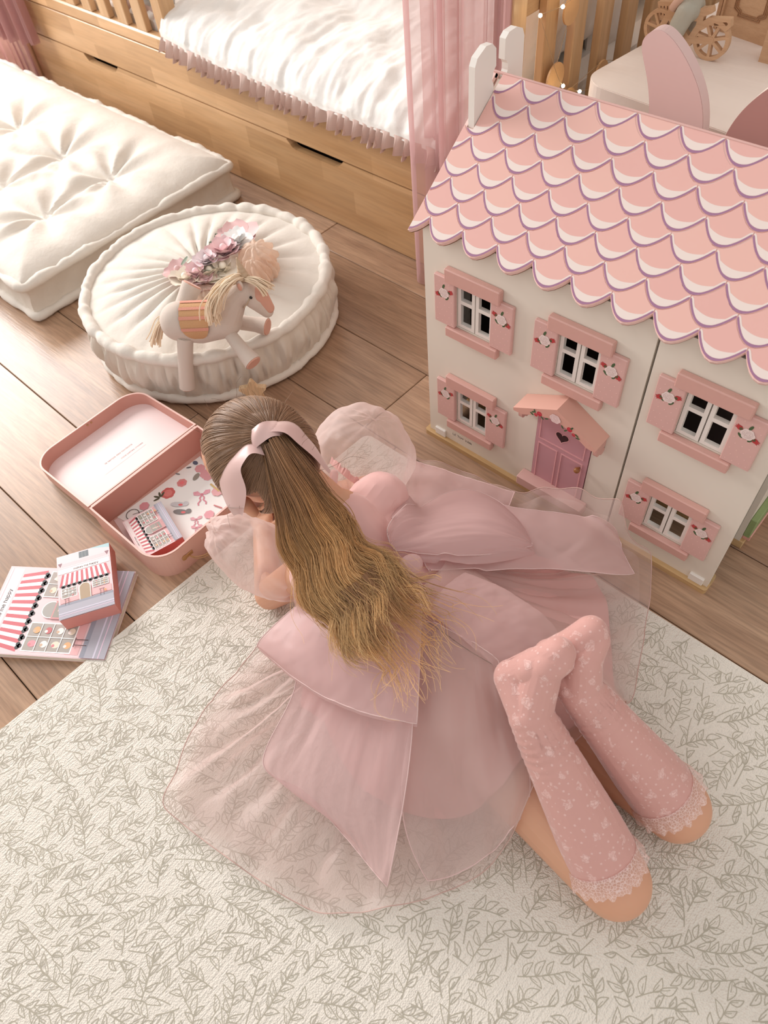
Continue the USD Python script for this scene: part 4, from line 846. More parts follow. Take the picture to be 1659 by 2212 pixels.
ear1 = smooth_poly([(-.622, .637), (-.609, .654), (-.592, .659), (-.566, .648), (-.529, .616), (-.497, .572), (-.480, .52), (-.476, .44), (-.484, .34), (-.50, .27), (-.55, .265), (-.578, .30), (-.584, .40), (-.583, .50), (-.590, .55), (-.606, .592), (-.618, .617)])
chair('kids_chair', 'pale pink kids chair with curved rabbit-ear back in front of the table', ear1, 1.30, 'chair_pink', 'chair_pink', -.53)
ear2 = affinity.translate(affinity.scale(ear1, -1, 1, origin=(-.549, 0)), .176, .0)
chair('kids_chair', 'dusty rose kids chair with pale edge at the right end of the table', ear2, 1.30, 'chair_rose', 'chair_edge', -.30)
wood('mdf', (208, 170, 134), (198, 158, 122), 'x', grain=60, fine=.06); wood('mdf_edge', (172, 128, 92), (160, 116, 82), 'x', grain=60, fine=.05)
def plate(name, poly, th_, off, parent, mat='mdf', label=None): return obj(name, extr(poly, th_, np.array((-0.6134, 1.6029, 0.5)) + np.array((-0.0149, -0.9999, 0)) * off, (0.9999, -0.0149, 0), (0, 0, 1)), mat, parent, label=label)
bi = thing('toy_bicycle', 'small laser-cut wooden toy bicycle on the white table', 'toy bicycle')
def wheel(c, r, n):
    c = np.array(c); sp_ = [LineString([(c[0], c[1]), (c[0] + r * .9 * math.cos(a), c[1] + r * .9 * math.sin(a))]).buffer(r * .075) for a in np.arange(n) * 2 * np.pi / n + .3]
    return unary_union([Point(c).buffer(r, quad_segs=12).difference(Point(c).buffer(r * .80, quad_segs=12)), *sp_, Point(c).buffer(r * .22)])
wr, wf = (-0.009, 0.0368), (-0.1219, 0.0272); RW = (-0.009, 0.0368)[1] - (0, 0)[1]
plate('wheel', wheel(wr, RW, 7), .010, -.005, bi); plate('wheel', wheel((wf[0], wr[1]), RW * .92, 7), .010, -.005, bi)
fr_p = unary_union([LineString([(-0.0534, 0.0254), (-0.0399, 0.0554), (-0.0397, 0.0819)]).buffer(.006), LineString([(-0.0656, 0.0255), (-0.009, 0.0368)]).buffer(.006), LineString([(-0.0973, 0.0569), (-0.0534, 0.0254)]).buffer(.007), LineString([(-0.1219, 0.0272), (-0.1039, 0.0704), (-0.0982, 0.0875)]).buffer(.006),
    LineString([(-0.1027, 0.0658), (-0.0395, 0.0676)]).buffer(.0045), Polygon([(-0.0512, 0.0814), (-0.023, 0.0903), (-0.0201, 0.0838), (-0.0373, 0.0736), (-0.0486, 0.0723)]).buffer(.002),
    Polygon([(-0.0405, 0.0577), (-0.0225, 0.0723), (0.0184, 0.0782), (0.0213, 0.0662), (0.0151, 0.0586), (0.0002, 0.0638), (-0.0188, 0.0634), (-0.0346, 0.0507)]).buffer(.002).difference(LineString([(-0.0079, 0.0654), (0.0136, 0.0695)]).buffer(.003)), Point((-0.0591, 0.0243)).buffer(.012).difference(Point((-0.0591, 0.0243)).buffer(.005))])
plate('frame', fr_p, .012, -.006, bi)
plate('basket', Polygon([(-0.1365, 0.0785), (-0.1015, 0.0845), (-0.0969, 0.0554), (-0.1274, 0.0497)]).difference(unary_union([LineString([(-0.1289, 0.0725), (-0.1254, 0.0584)]).buffer(.0022), LineString([(-0.122, 0.0737), (-0.1185, 0.0596)]).buffer(.0022), LineString([(-0.1151, 0.0749), (-0.1116, 0.0609)]).buffer(.0022), LineString([(-0.1084, 0.0761), (-0.1048, 0.0621)]).buffer(.0022)] )).buffer(.0012), .014, -.014, bi)
plain('overall_green', (176, 172, 158), .9, bump=(60, .002)); plain('doll_skin', (206, 170, 150), .8)
do = thing('mouse_doll', 'cloth doll in grey-green ribbed overalls riding the toy bicycle', 'doll')
BNv = np.array((-0.0149, -0.9999, 0))
obj('overalls', solid([[((-0.6832, 1.604, 0.6095), .024), ((-0.6799, 1.6039, 0.5803), .024)], [(np.array((-0.6799, 1.6039, 0.5803)) + BNv * .014, .020), (np.array((-0.6884, 1.604, 0.5529)) + BNv * .020, .018)], [(np.array((-0.6884, 1.604, 0.5529)) + BNv * .020, .018), (np.array((-0.6921, 1.6041, 0.5288)) + BNv * .020, .013)],
    [(np.array((-0.6781, 1.6039, 0.5806)) - BNv * .014, .019), (np.array((-0.6831, 1.604, 0.5555)) - BNv * .020, .016)], [(np.array((-0.6831, 1.604, 0.5555)) - BNv * .020, .016), (np.array((-0.6871, 1.604, 0.5332)) - BNv * .020, .012)]], .006, 6), 'overall_green', do, smooth=True)
obj('arm', tube([np.array((-0.6901, 1.6041, 0.6099)) + BNv * .022, np.array((-0.7096, 1.6044, 0.5798)) + BNv * .016], [.009, .008], 10), 'doll_skin', do, smooth=True)
obj('head', solid([[((-0.696, 1.6041, 0.6452), .030), ((-0.7077, 1.6043, 0.639), .020)]], .006, 4), 'doll_skin', do, smooth=True)
cb = thing('toy_cupboard', 'wooden toy house front with panelled door on the white table', 'toy furniture')
CA, CB = np.array((-0.6677, 1.7355, 0.5)), np.array((-0.5523, 1.7096, 0.5)); cd = CB - CA; CWd = np.linalg.norm(cd); cd /= CWd; cn = np.array([cd[1], -cd[0], 0])
def cpl(name, poly, th_, off, mat='mdf', parent=cb): return obj(name, extr(poly, th_, CA + cn * off, cd, (0, 0, 1)), mat, parent)
cpl('front_board', sbox(0, 0, CWd, .30).difference(unary_union([sbox(.022, .112, CWd / 2 - .004, .2), sbox(CWd / 2 + .004, .112, CWd - .012, .2)])), .012, -.012)
def octo(x0, y0, x1, y1, k): return Polygon([(x0 + k, y0), (x1 - k, y0), (x1 - k, y0 + k * .5), (x1, y0 + k), (x1, y1 - k), (x1 - k, y1 - k * .5), (x1 - k, y1), (x0 + k, y1), (x0 + k, y1 - k * .5), (x0, y1 - k), (x0, y0 + k), (x0 + k, y0 + k * .5)])
for i in range(3):
    o1 = octo(.026, .036, CWd - .016, .094, .012).buffer(-.0035 * i); cpl('panel_moulding', o1.difference(o1.buffer(-.0014)), .0016, .0001, 'mdf_edge')
for i, x in enumerate((-.014, -.009, -.004, .001)): cpl('pilaster', sbox(x, 0, x + .0042, .30), .006 - .001 * abs(i - 1), .0002 if x > -.001 else -.008)
cpl('back_board', sbox(.0, 0, CWd, .30), .004, -.05); cpl('side_board', sbox(CWd - .004, 0, CWd, .3), .036, -.048)
s2 = thing('wooden_block', 'plain wooden board box standing at the right edge of the white table', 'toy furniture')
SA = np.array((-0.5328, 1.6434, 0.5)); obj('front_board', extr(sbox(0, 0, .12, .085), .05, SA + np.array([-.0, .05, 0]), (math.cos(-.05), math.sin(-.05), 0), (0, 0, 1)), 'mdf', s2)

# ------------------------------------------------------------------ the girl
def skin(name, col):
    MATS[name] = usdkit.material(stage, '/World/Looks/' + name, {'p': ('principled_bsdf', {'base_color': srgb(*col), 'roughness': .5, 'subsurface_weight': .15, 'subsurface_scale': .01, 'subsurface_radius': (1, .35, .2)})}, [], 'p.BSDF')
skin('skin', (212, 158, 128)); skin('lip', (190, 104, 96)); plain('eye_white', (236, 230, 224), .3); plain('iris_brown', (84, 58, 40), .25); plain('brow', (120, 90, 66), .8)
girl = thing('person', 'girl lying prone on the play mat in sheer pink bow dress and lace socks', 'person')
HC = np.array((-0.7082, 0.396, 0.325)); HF = np.array([-.86, -.24, -.45]); HF /= np.linalg.norm(HF); HU = np.array([0, 0, 1.]) - HF * HF[2]; HU /= np.linalg.norm(HU); HL = np.cross(HU, HF)
HU2 = HU * math.cos(.10) + HL * math.sin(.10); HL = np.cross(HU2, HF); HU = HU2
def hp(l, f, u): return HC + HL * l + HF * f + HU * u
def hd(l, f, u): return HL * l + HF * f + HU * u
nape, neck = hp(0, -.035, -.06), np.array([-.585, .432, .232])
SL_, SR_ = np.array([-.560, .350, .205]), np.array([-.575, .515, .205])
EL, ER = np.array((-0.6759, 0.3108, 0.045)), np.array([-.700, .600, .045])
HLh, HRh = np.array([-.795, .400, .034]), np.array([-.800, .500, .034])
chest, waist, hips = np.array([-.530, .434, .150]), np.array([-.410, .440, .112]), np.array([-.255, .400, .110])
hipL, hipR = np.array([-.245, .345, .095]), np.array([-.240, .455, .095])
KL, KR = np.array((0.0429, 0.2961, 0.062)), np.array((0.0567, 0.437, 0.062))
AL, AR = np.array((-0.1492, 0.3464, 0.255)), np.array((-0.1187, 0.4183, 0.25))
def body_bones():
    B = []
    def S(p, r): return (np.array(p, float), r)
    # head
    B += [[S(hp(0, -.012, .018), .074), S(hp(0, .012, .022), .070)], [S(hp(0, .012, .02), .068), S(hp(0, .036, -.044), .045)], [S(hp(.028, .040, -.020), .031), S(hp(-.028, .040, -.020), .031)],
          [S(hp(0, .055, -.048), .026), S(hp(0, .058, -.066), .018)], [S(hp(0, .072, .006), .0075), S(hp(0, .0835, -.017), .0088)], [S(hp(.008, .078, -.018), .006), S(hp(-.008, .078, -.018), .006)], [S(hp(.030, .056, .018), .020), S(hp(-.030, .056, .018), .020)]]
    for s in (1, -1): B.append([S(hp(s * .082, -.013, -.012), .0115), S(hp(s * .081, -.010, -.034), .0085)])
    # trunk
    B += [[S(nape, .040), S(neck, .040)], [S(neck, .048), S(chest, .068)], [S(SL_, .040), S(SR_, .040)], [S((SL_ * .8 + chest * .2), .048), S((SR_ * .8 + chest * .2), .048)],
          [S(chest + [0, -.035, 0], .072), S(chest + [0, .035, 0], .072)], [S(chest + [0, -.025, 0], .070), S(waist + [0, -.025, 0], .064)], [S(chest + [0, .025, 0], .070), S(waist + [0, .025, 0], .064)],
          [S(waist + [0, -.02, 0], .066), S(hips + [0, -.045, .0], .078)], [S(waist + [0, .02, 0], .066), S(hips + [0, .045, .0], .078)]]
    # arms
    for sh, el, ha in ((SL_, EL, HLh), (SR_, ER, HRh)):
        B += [[S(sh, .037), S(el, .029)], [S(el, .0285), S(ha, .020)]]
        fw = ha - el; fw /= np.linalg.norm(fw); side = np.cross(fw, [0, 0, 1.]); inn = side if (side[1] > 0) == (el[1] < .45) else -side
        palm = ha + fw * .030; B.append([S(ha, (.017, .017, .013)), S(palm + inn * .010, .0125), S(palm - inn * .012, .0115)])
        for k, (o, L) in enumerate(((.015, .036), (.005, .041), (-.005, .038), (-.0145, .029))):
            a = palm + inn * o + fw * .006; b1 = a + fw * L * .5 + [0, 0, .002]; b2 = b1 + fw * L * .30 - np.array([0, 0, .009]); b3 = b2 + fw * L * .16 - np.array([0, 0, .010])
            B += [[S(a, .0082), S(b1, .0074)], [S(b1, .0074), S(b2, .0068)], [S(b2, .0068), S(b3, .006)]]
        t0 = ha + fw * .008 + inn * .014; t1 = t0 + inn * .018 + fw * .014 - [0, 0, .004]; t2 = t1 + fw * .018 + inn * .004
        B += [[S(t0, .009), S(t1, .008)], [S(t1, .0078), S(t2, .0068)]]
    # legs
    for hi, kn, an in ((hipL, KL, AL), (hipR, KR, AR)):
        B += [[S(hi, .074), S(hi * .45 + kn * .55, .060)], [S(hi * .45 + kn * .55, .060), S(kn, .050)], [S(kn, .0495), S(kn * .68 + an * .32, .046)], [S(kn * .68 + an * .32, .046), S(an, .0285)]]
    return B
SKIN = solid(body_bones(), .0065, 10)
FEET = {'L': [[(AL, .029), ((-0.1944, 0.3663, 0.275), .0245)], [(AL, .0285), ((-0.1644, 0.3879, 0.305), .026)], [((-0.1944, 0.3663, 0.275), .0235), ((-0.1737, 0.3899, 0.3), .0245)], [((-0.175, 0.381, 0.302), .024), ((-0.1582, 0.411, 0.322), .0225)], [((-0.1617, 0.391, 0.312), .024), ((-0.1519, 0.4054, 0.318), .019)]],
        'R': [[(AR, .030), ((-0.1725, 0.4248, 0.272), .0245)], [(AR, .029), ((-0.1327, 0.4347, 0.29), .026)], [((-0.1725, 0.4248, 0.272), .0235), ((-0.153, 0.4447, 0.298), .0245)], [((-0.153, 0.4447, 0.298), .0245), ((-0.1446, 0.4676, 0.312), .0225)], [((-0.133, 0.4391, 0.292), .024), ((-0.1365, 0.4647, 0.304), .021)]]}
obj('body', SKIN, 'skin', girl, smooth=True)
for s in (1, -1):
    e = obj('eye', ball(hp(s * .029, .0645, .003), (.0115,) * 3, 2), 'eye_white', girl, smooth=True)
    obj('iris', ball(hp(s * .0290, .0722, .0005), (.0052, .0052, .0052), 2), 'iris_brown', e, smooth=True)
    obj('eyebrow', tube(spline([hp(s * .016, .077, .026), hp(s * .030, .075, .031), hp(s * .044, .064, .026)], 10), [.0012, .0018, .002, .0021, .0021, .002, .0019, .0017, .0014, .0008], 6), 'brow', girl, smooth=True)
obj('mouth', cat(tube(spline([hp(.017, .074, -.040), hp(.008, .081, -.038), hp(0, .0825, -.040), hp(-.008, .081, -.038), hp(-.017, .074, -.040)], 14), np.interp(np.linspace(-1, 1, 14), [-1, 0, 1], [.001, .0035, .001]), 8),
    tube(spline([hp(.014, .075, -.0425), hp(0, .081, -.0465), hp(-.014, .075, -.0425)], 12), np.interp(np.linspace(-1, 1, 12), [-1, 0, 1], [.001, .0042, .001]), 8)), 'lip', girl, smooth=True)

# socks: a knitted tube over calf and foot
def sock_look():
    n = {'g': ('geometry', {}), 'v1': ('voronoi_texture', {'scale': 118.0, 'randomness': .25}), 'r1': ('rgb_ramp', {'ramp': [(.17, (.65, .65, .65)), (.24, (0, 0, 0))]}),
         'n0': ('noise_texture', {'scale': 150.0, 'detail': 1.0}), 'ad': ('vector_math', {'math_type': 'multiply_add', 'vector2': (.016, .016, .016)}), 'v2': ('voronoi_texture', {'scale': 40.0, 'randomness': .3, 'feature': 'f1'}), 'r2': ('rgb_ramp', {'ramp': [(.11, (.85, .85, .85)), (.17, (.1, .1, .1)), (.23, (.8, .8, .8)), (.29, (0, 0, 0))]}),
         'mx': ('math', {'math_type': 'maximum'}), 'c': ('mix_color', {'a': srgb(210, 158, 149), 'b': srgb(234, 194, 187)}), 'k': ('noise_texture', {'scale': 900.0}), 'bh': ('math', {'math_type': 'multiply_add', 'value2': .4}),
         'b': ('bump', {'distance': .0006, 'strength': .7}), 'p': ('principled_bsdf', {'roughness': .75, 'sheen_weight': .35, 'sheen_roughness': .4})}
    l = [('g.position', 'v1.vector'), ('v1.distance', 'r1.fac'), ('g.position', 'n0.vector'), ('n0.color', 'ad.vector1'), ('g.position', 'ad.vector3'), ('ad.vector', 'v2.vector'), ('v2.distance', 'r2.fac'),
         ('r1.color', 'mx.value1'), ('r2.color', 'mx.value2'), ('mx.value', 'c.fac'), ('c.result', 'p.base_color'), ('g.position', 'k.vector'), ('k.fac', 'bh.value1'), ('mx.value', 'bh.value3'), ('bh.value', 'b.height'), ('b.normal', 'p.normal')]
    MATS['sock_lace'] = usdkit.material(stage, '/World/Looks/sock_lace', n, l, 'p.BSDF')
sock_look(); sheer('lace_white', (240, 208, 202), .55, .2)
def lace_look():
    n = {'g': ('geometry', {}), 'v': ('voronoi_texture', {'scale': 240.0, 'feature': 'distance_to_edge'}), 'r': ('rgb_ramp', {'ramp': [(.05, (1, 1, 1)), (.10, (.38, .38, .38))]}), 't': ('transparent_bsdf', {}), 'd': ('diffuse_bsdf', {'color': srgb(246, 222, 216)}), 'tr': ('translucent_bsdf', {'color': srgb(246, 222, 216)}),
         'm1': ('mix_closure', {'fac': .3}), 'm': ('mix_closure', {})}
    MATS['lace'] = usdkit.material(stage, '/World/Looks/lace', n, [('g.position', 'v.vector'), ('v.distance', 'r.fac'), ('r.color', 'm.fac'), ('t.BSDF', 'm.closure1'), ('d.BSDF', 'm1.closure1'), ('tr.BSDF', 'm1.closure2'), ('m1.closure', 'm.closure2')], 'm.closure')
lace_look()
for sd, kn, an, q0 in (('L', KL, AL, .17), ('R', KR, AR, .17)):
    ax = an - kn; L = np.linalg.norm(ax); ax = ax / L
    top_c = kn + ax * L * q0; r0 = np.interp(q0, [0, .32, 1], [.0495, .046, .0285])
    bones = [[(top_c, r0 + .0025), (kn * .68 + an * .32, .0478)], [(kn * .68 + an * .32, .0478), (an, .0300)], *FEET[sd]]
    m = solid(bones, .0045, 6)
    # wrinkles round the ankle and a clean cut at the top
    v = m.vertices.copy(); h = (v - kn) @ ax; n_ = m.vertex_normals
    w = np.exp(-((h - L * .86) / .032) ** 2) * np.sin(h * 520 + 3 * meshkit.noise(v * 40, 3)) * .0013 + (meshkit.noise(v * 130, 5) - .5) * .0006
    m.vertices = v + n_ * w[:, None]
    keep = h[m.faces].min(1) > L * q0 - .002; m.update_faces(keep); m.remove_unreferenced_vertices()
    sk = obj('sock', m, 'sock_lace', girl, smooth=True, label=('knee-high pink lace sock on the nearer leg' if sd == 'L' else 'knee-high pink lace sock on the far leg'))
    a1 = np.cross(ax, [0, 0, 1.]); a1 /= np.linalg.norm(a1); a2 = np.cross(ax, a1)
    th = np.linspace(0, 2 * np.pi, 241); g = np.zeros((241, 9, 3))
    for j in range(9):
        q = j / 8; rr = r0 + .0032 + .0055 * q + .0022 * q * np.sin(th * 17) + .0008 * q * np.sin(th * 29 + 1); d_ = .004 - (.026 + .0035 * np.abs(np.sin(th * 14))) * q
        g[:, j] = top_c + ax * d_[:, None] + rr[:, None] * (np.cos(th)[:, None] * a1 + np.sin(th)[:, None] * a2)
    obj('lace_frill', sheet(g), 'lace', sk, smooth=True, label='scalloped lace frill at the sock top')

# ------------------------------------------------------------------ dress
DCOL = (222, 180, 178)
sheer('organza', (236, 212, 206), .29, .42); sheer('organza_thin', (238, 218, 211), .17, .36); sheer('organza_bow', (234, 200, 197), .64, .32)
plain('dress_lining', (227, 178, 172), .7, sheen=.3); plain('ribbon_satin', (214, 178, 172), .35, sheen=.3); plain('hem_line', (200, 166, 156), .6); plain('trim_pink', (222, 190, 186), .6)
dress = None
def part(name, mesh, mat, label=None, parent=None, smooth=True): return obj(name, mesh, mat, parent if parent is not None else girl, smooth, label=label)
bod = solid([[(neck + [.018, 0, -.010], .057), (chest, .080)], [(SL_ + [.010, .000, -.008], .052), (SR_ + [.004, .000, -.006], .0515)], [(chest + [-.01, -.034, .004], .080), (chest + [-.01, .034, .004], .080)], [(chest + [0, -.028, .004], .080), (waist + [0, -.028, .004], .074)], [(chest + [0, .028, .004], .080), (waist + [0, .028, .004], .074)], [(waist + [0, -.02, .004], .076), (hips + [-.06, -.03, .002], .082)], [(waist + [0, .02, .004], .076), (hips + [-.06, .03, .002], .082)]], .007, 8)
v = bod.vertices; bod.vertices = v + bod.vertex_normals * ((meshkit.fbm(v * [16, 30, 30], 3, 4) - .5) * .010)[:, None]
bodice = part('bodice', bod, 'dress_lining', 'dusty pink dress bodice')
# body height under the skirt
CAPS = [(waist + [0, -.02, 0], .076, hips + [0, -.045, 0], .088), (waist + [0, .02, 0], .076, hips + [0, .045, 0], .088), (waist, .084, hips, .098), (hipL, .083, KL, .054), (hipR, .083, KR, .054)]
def body_h(X, Y):
    out = np.full(X.shape, -1.0)
    for a, ra, b, rb in CAPS:
        d = b[:2] - a[:2]; t = np.clip(((X - a[0]) * d[0] + (Y - a[1]) * d[1]) / d.dot(d), 0, 1)
        r = ra + (rb - ra) * t; dist = np.hypot(X - a[0] - d[0] * t, Y - a[1] - d[1] * t)
        out = np.maximum(out, a[2] + (b[2] - a[2]) * t + np.sqrt(np.clip(r * r - dist * dist, 0, None)) - np.clip(dist - r, 0, None) * 1.6)
    return out
HEM = np.array([(-0.6113, 0.302, 0.05), (-0.6238, 0.223, 0.02), (-0.6152, 0.12, 0.016), (-0.6, 0.0532, 0.016), (-0.5415, -0.0584, 0.016), (-0.4616, -0.0485, 0.015), (-0.3725, -0.0338, 0.015), (-0.3022, -0.019, 0.015), (-0.2461, -0.0012, 0.015), (-0.1931, 0.0478, 0.015), (-0.1389, 0.1175, 0.015), (-0.1023, 0.1895, 0.016), (-0.0947, 0.2522, 0.025), (-0.1063, 0.3087, 0.05), (-0.1062, 0.3629, 0.07), (-0.0879, 0.4295, 0.05), (-0.0768, 0.4749, 0.05), (-0.0728, 0.5523, 0.03), (-0.111, 0.6505, 0.018), (-0.1514, 0.7459, 0.018), (-0.1882, 0.7888, 0.075), (-0.2285, 0.7687, 0.105), (-0.262, 0.7852, 0.168), (-0.387, 0.7861, 0.12), (-0.4636, 0.7706, 0.05), (-0.5936, 0.7616, 0.03), (-0.7014, 0.7272, 0.03)])
INN = np.array([[-.455, .372, .10], [-.44, .370, .13], [-.42, .378, .16], [-.405, .395, .185], [-.40, .42, .195], [-.40, .445, .198], [-.40, .47, .195], [-.41, .495, .18], [-.425, .512, .15], [-.45, .522, .12], [-.475, .525, .10]])
def even(p, n, w=9):
    d = np.r_[0, np.cumsum(np.linalg.norm(np.diff(p, axis=0), axis=1))]; q = np.stack([np.interp(np.linspace(0, d[-1], n), d, p[:, i]) for i in range(3)], 1)
    for _ in range(2): q[2:-2] = (q[:-4] + q[1:-3] + q[2:-2] + q[3:-1] + q[4:]) / 5
    return q
def skirt(frac, lift, amp, nfold, seed, n=420, m=70, nzamp=.042):
    hem = even(HEM, n); inn = spline(INN, n); tt = np.linspace(0, 1, n)
    S = np.linspace(0, 1, m)[None] * np.broadcast_to(np.interp(tt, *frac) if isinstance(frac, tuple) else frac, n)[:, None]
    g = inn[:, None] * (1 - S)[..., None] + hem[:, None] * S[..., None]
    T = np.tile(tt[:, None], (1, m))
    zi, zh = inn[:, 2][:, None], hem[:, 2][:, None]
    base = .015 + (zi - .015) * (1 - S) ** 1.9 + (zh - .015) * S ** 7
    fold = amp * S ** .8 * (np.sin(2 * np.pi * nfold * T + 2 * np.sin(6 * T * np.pi + seed) + 1.2 * S) * .6 + .6 * np.sin(2 * np.pi * nfold * 2.3 * T + seed * 3 - 2 * S))
    nz_ = (meshkit.fbm(np.stack([g[..., 0] * 9, g[..., 1] * 9, 0 * S + seed], -1), 4, seed) - .5) * nzamp * np.clip(S * 3, 0, 1)
    H = body_h(g[..., 0], g[..., 1])
    a = base + fold * np.clip((1 - S) * 3.0, .25, 1) + nz_; k = .012
    z = np.logaddexp(a / k, (H + .004) / k) * k
    z = np.maximum(z, .0135 + .004 * (1 + np.sin(T * 2 * np.pi * nfold * 1.7 + seed)) * S)
    g[..., 2] = z + lift
    return g
G1 = skirt(([0, .22, .33, .45, .55, .68, .8, 1], [.42, .42, .62, .86, .97, .80, .62, .5]), -.002, .007, 9, 1, nzamp=.012); G2 = skirt(.955, .0035, .024, 11, 2); G3 = skirt(1.0, .007, .026, 12, 4)
sk_ = part('skirt_lining', sheet(G1), 'dress_lining', 'opaque dusty pink skirt lining')
part('skirt_layer', sheet(G2), 'organza_thin', 'inner sheer organza skirt layer'); part('skirt_layer', sheet(G3), 'organza', 'outer sheer organza skirt layer')
part('hem_edge', tube(G3[:, -1], .0008, 6), 'hem_line', 'fine rolled hem of the sheer skirt')
from scipy.spatial import cKDTree
SKP = np.vstack([G3.reshape(-1, 3), np.array(bod.vertices)]); TREE = cKDTree(SKP[:, :2])
def on_top(g, gap, r=.008, cap=.04):
    """let a sheet rest on the skirt and body below it"""
    p = g.reshape(-1, 3); out = p.copy()
    for i, nb in enumerate(TREE.query_ball_point(p[:, :2], r)):
        if nb: out[i, 2] = min(max(p[i, 2], SKP[nb, 2].max() + gap), p[i, 2] + cap)
    return out.reshape(g.shape)
def relax(g, it=6):
    for _ in range(it):
        z = g[..., 2]; q = z.copy(); q[1:-1, 1:-1] = (z[:-2, 1:-1] + z[2:, 1:-1] + z[1:-1, :-2] + z[1:-1, 2:]) / 4; g[..., 2] = np.maximum(q, z - .002) if False else q
    return g
def bow_sheet(name, ctrl, mat, gap, label, seed, wr=.006, nu=60, nv=60, freq=(3, 7), edge=True, cap=.04):
    g = patch(ctrl, nu, nv); g = relax(on_top(g, gap, cap=cap), 5)
    U_, W_ = np.meshgrid(np.linspace(0, 1, nu), np.linspace(0, 1, nv), indexing='ij')
    g[..., 2] += wr * (meshkit.fbm(np.stack([U_ * freq[0], W_ * freq[1], 0 * U_ + seed], -1), 3, seed) - .35)
    o = part(name, sheet(g), mat, label)
    if edge:
        b = np.vstack([g[0], g[1:, -1], g[-1, -2::-1], g[-2:0:-1, 0]]); obj('hem', ring(b, .0009, 5) if False else tube(np.vstack([b, b[:1]]), .0009, 5), 'trim_pink', o, smooth=True)
    return g
# tail over the right hip
bow_sheet('bow_tail', [[(-0.4636, 0.4847, 0.19), (-0.4816, 0.6454, 0.13), (-0.4131, 0.6954, 0.12), (-0.349, 0.7374, 0.115), (-0.2859, 0.7716, 0.105), (-0.2415, 0.7633, 0.095)], [(-0.4416, 0.4709, 0.2), (-0.4427, 0.5815, 0.16), (-0.3775, 0.6396, 0.15), (-0.3225, 0.6865, 0.135), (-0.2671, 0.7356, 0.115), (-0.2142, 0.7469, 0.09)],
    [(-0.4242, 0.4617, 0.205), (-0.4065, 0.5347, 0.175), (-0.3475, 0.5967, 0.16), (-0.2987, 0.65, 0.14), (-0.2466, 0.7028, 0.115), (-0.196, 0.7362, 0.085)], [(-0.4065, 0.4521, 0.21), (-0.3804, 0.5011, 0.18), (-0.3301, 0.559, 0.165), (-0.2774, 0.6172, 0.145), (-0.2214, 0.6766, 0.115), (-0.1853, 0.732, 0.08)]], 'organza_bow', .006, 'bow tail spread over the right side of the skirt', 3, cap=.010)
# tail hanging down the left side
bow_sheet('bow_tail', [[(-0.4839, 0.2108, 0.13), (-0.4158, 0.2284, 0.15), (-0.3447, 0.2433, 0.18), (-0.2858, 0.2649, 0.19)], [(-0.4636, 0.147, 0.1), (-0.3893, 0.1738, 0.115), (-0.3127, 0.1931, 0.145), (-0.2529, 0.2157, 0.16)], [(-0.4491, 0.0893, 0.07), (-0.3666, 0.1034, 0.08), (-0.2858, 0.1329, 0.105), (-0.2287, 0.1705, 0.125)], [(-0.4036, 0.0931, 0.06), (-0.3307, 0.0955, 0.065), (-0.252, 0.1034, 0.075), (-0.2057, 0.1231, 0.095)], [(-0.363, 0.0969, 0.05), (-0.2975, 0.097, 0.055), (-0.2296, 0.0895, 0.06), (-0.1908, 0.0866, 0.06)]], 'organza_bow', .006, 'pointed bow tail hanging down the left side of the skirt', 5, .012, freq=(2, 9))
# loose outer skirt panel right of the hanging tail
bow_sheet('skirt_panel', [[(-0.3673, 0.379, 0.21), (-0.3285, 0.3894, 0.2), (-0.2795, 0.3934, 0.2), (-0.2335, 0.3934, 0.2)], [(-0.2864, 0.261, 0.17), (-0.2418, 0.2806, 0.17), (-0.1977, 0.3088, 0.17), (-0.1636, 0.342, 0.16)], [(-0.2391, 0.1792, 0.11), (-0.1919, 0.2069, 0.11), (-0.1448, 0.2517, 0.12), (-0.1181, 0.3116, 0.12)], [(-0.1557, 0.1323, 0.03), (-0.1283, 0.1683, 0.035), (-0.107, 0.2183, 0.05), (-0.0968, 0.2786, 0.07)]], 'organza', .005, 'outer sheer skirt panel behind the hanging tail', 21, .018, freq=(2, 8))
bow_sheet('skirt_panel', [[(-0.3657, 0.3971, 0.215), (-0.3709, 0.4447, 0.215), (-0.3685, 0.4904, 0.2)], [(-0.3312, 0.393, 0.215), (-0.3228, 0.4472, 0.215), (-0.3141, 0.5083, 0.18)], [(-0.2822, 0.3878, 0.21), (-0.2705, 0.443, 0.21), (-0.2543, 0.5136, 0.175)], [(-0.2286, 0.3835, 0.2), (-0.2089, 0.4446, 0.2), (-0.1851, 0.5062, 0.17)]], 'organza_bow', .006, 'skirt panel folded over the hip towards the feet', 31, .010, freq=(6, 3), edge=False)
seam = on_top(spline([(-0.3594, 0.3842, 0.2), (-0.3162, 0.3827, 0.2), (-0.2705, 0.3816, 0.2), (-0.2301, 0.3862, 0.19)], 40)[:, None], .0055)[:, 0]
part('back_seam', tube(seam, .0007, 5), 'brow', 'fine dark stitched seam down the back of the skirt')
# side panel between sleeve and bow
bow_sheet('side_panel', [[(-0.6903, 0.7176, 0.035), (-0.6196, 0.7267, 0.05), (-0.5375, 0.7337, 0.07), (-0.4508, 0.7524, 0.08)], [(-0.6414, 0.6492, 0.075), (-0.574, 0.6517, 0.11), (-0.5031, 0.6734, 0.12), (-0.4366, 0.7203, 0.1)], [(-0.5814, 0.5711, 0.13), (-0.5365, 0.5757, 0.155), (-0.4787, 0.6146, 0.155), (-0.4199, 0.6808, 0.12)], [(-0.5122, 0.4831, 0.195), (-0.4911, 0.5058, 0.195), (-0.4477, 0.5686, 0.17), (-0.4075, 0.649, 0.13)]], 'organza_bow', .008, 'right side panel of the dress between sleeve and bow', 13, .010, freq=(2, 5))
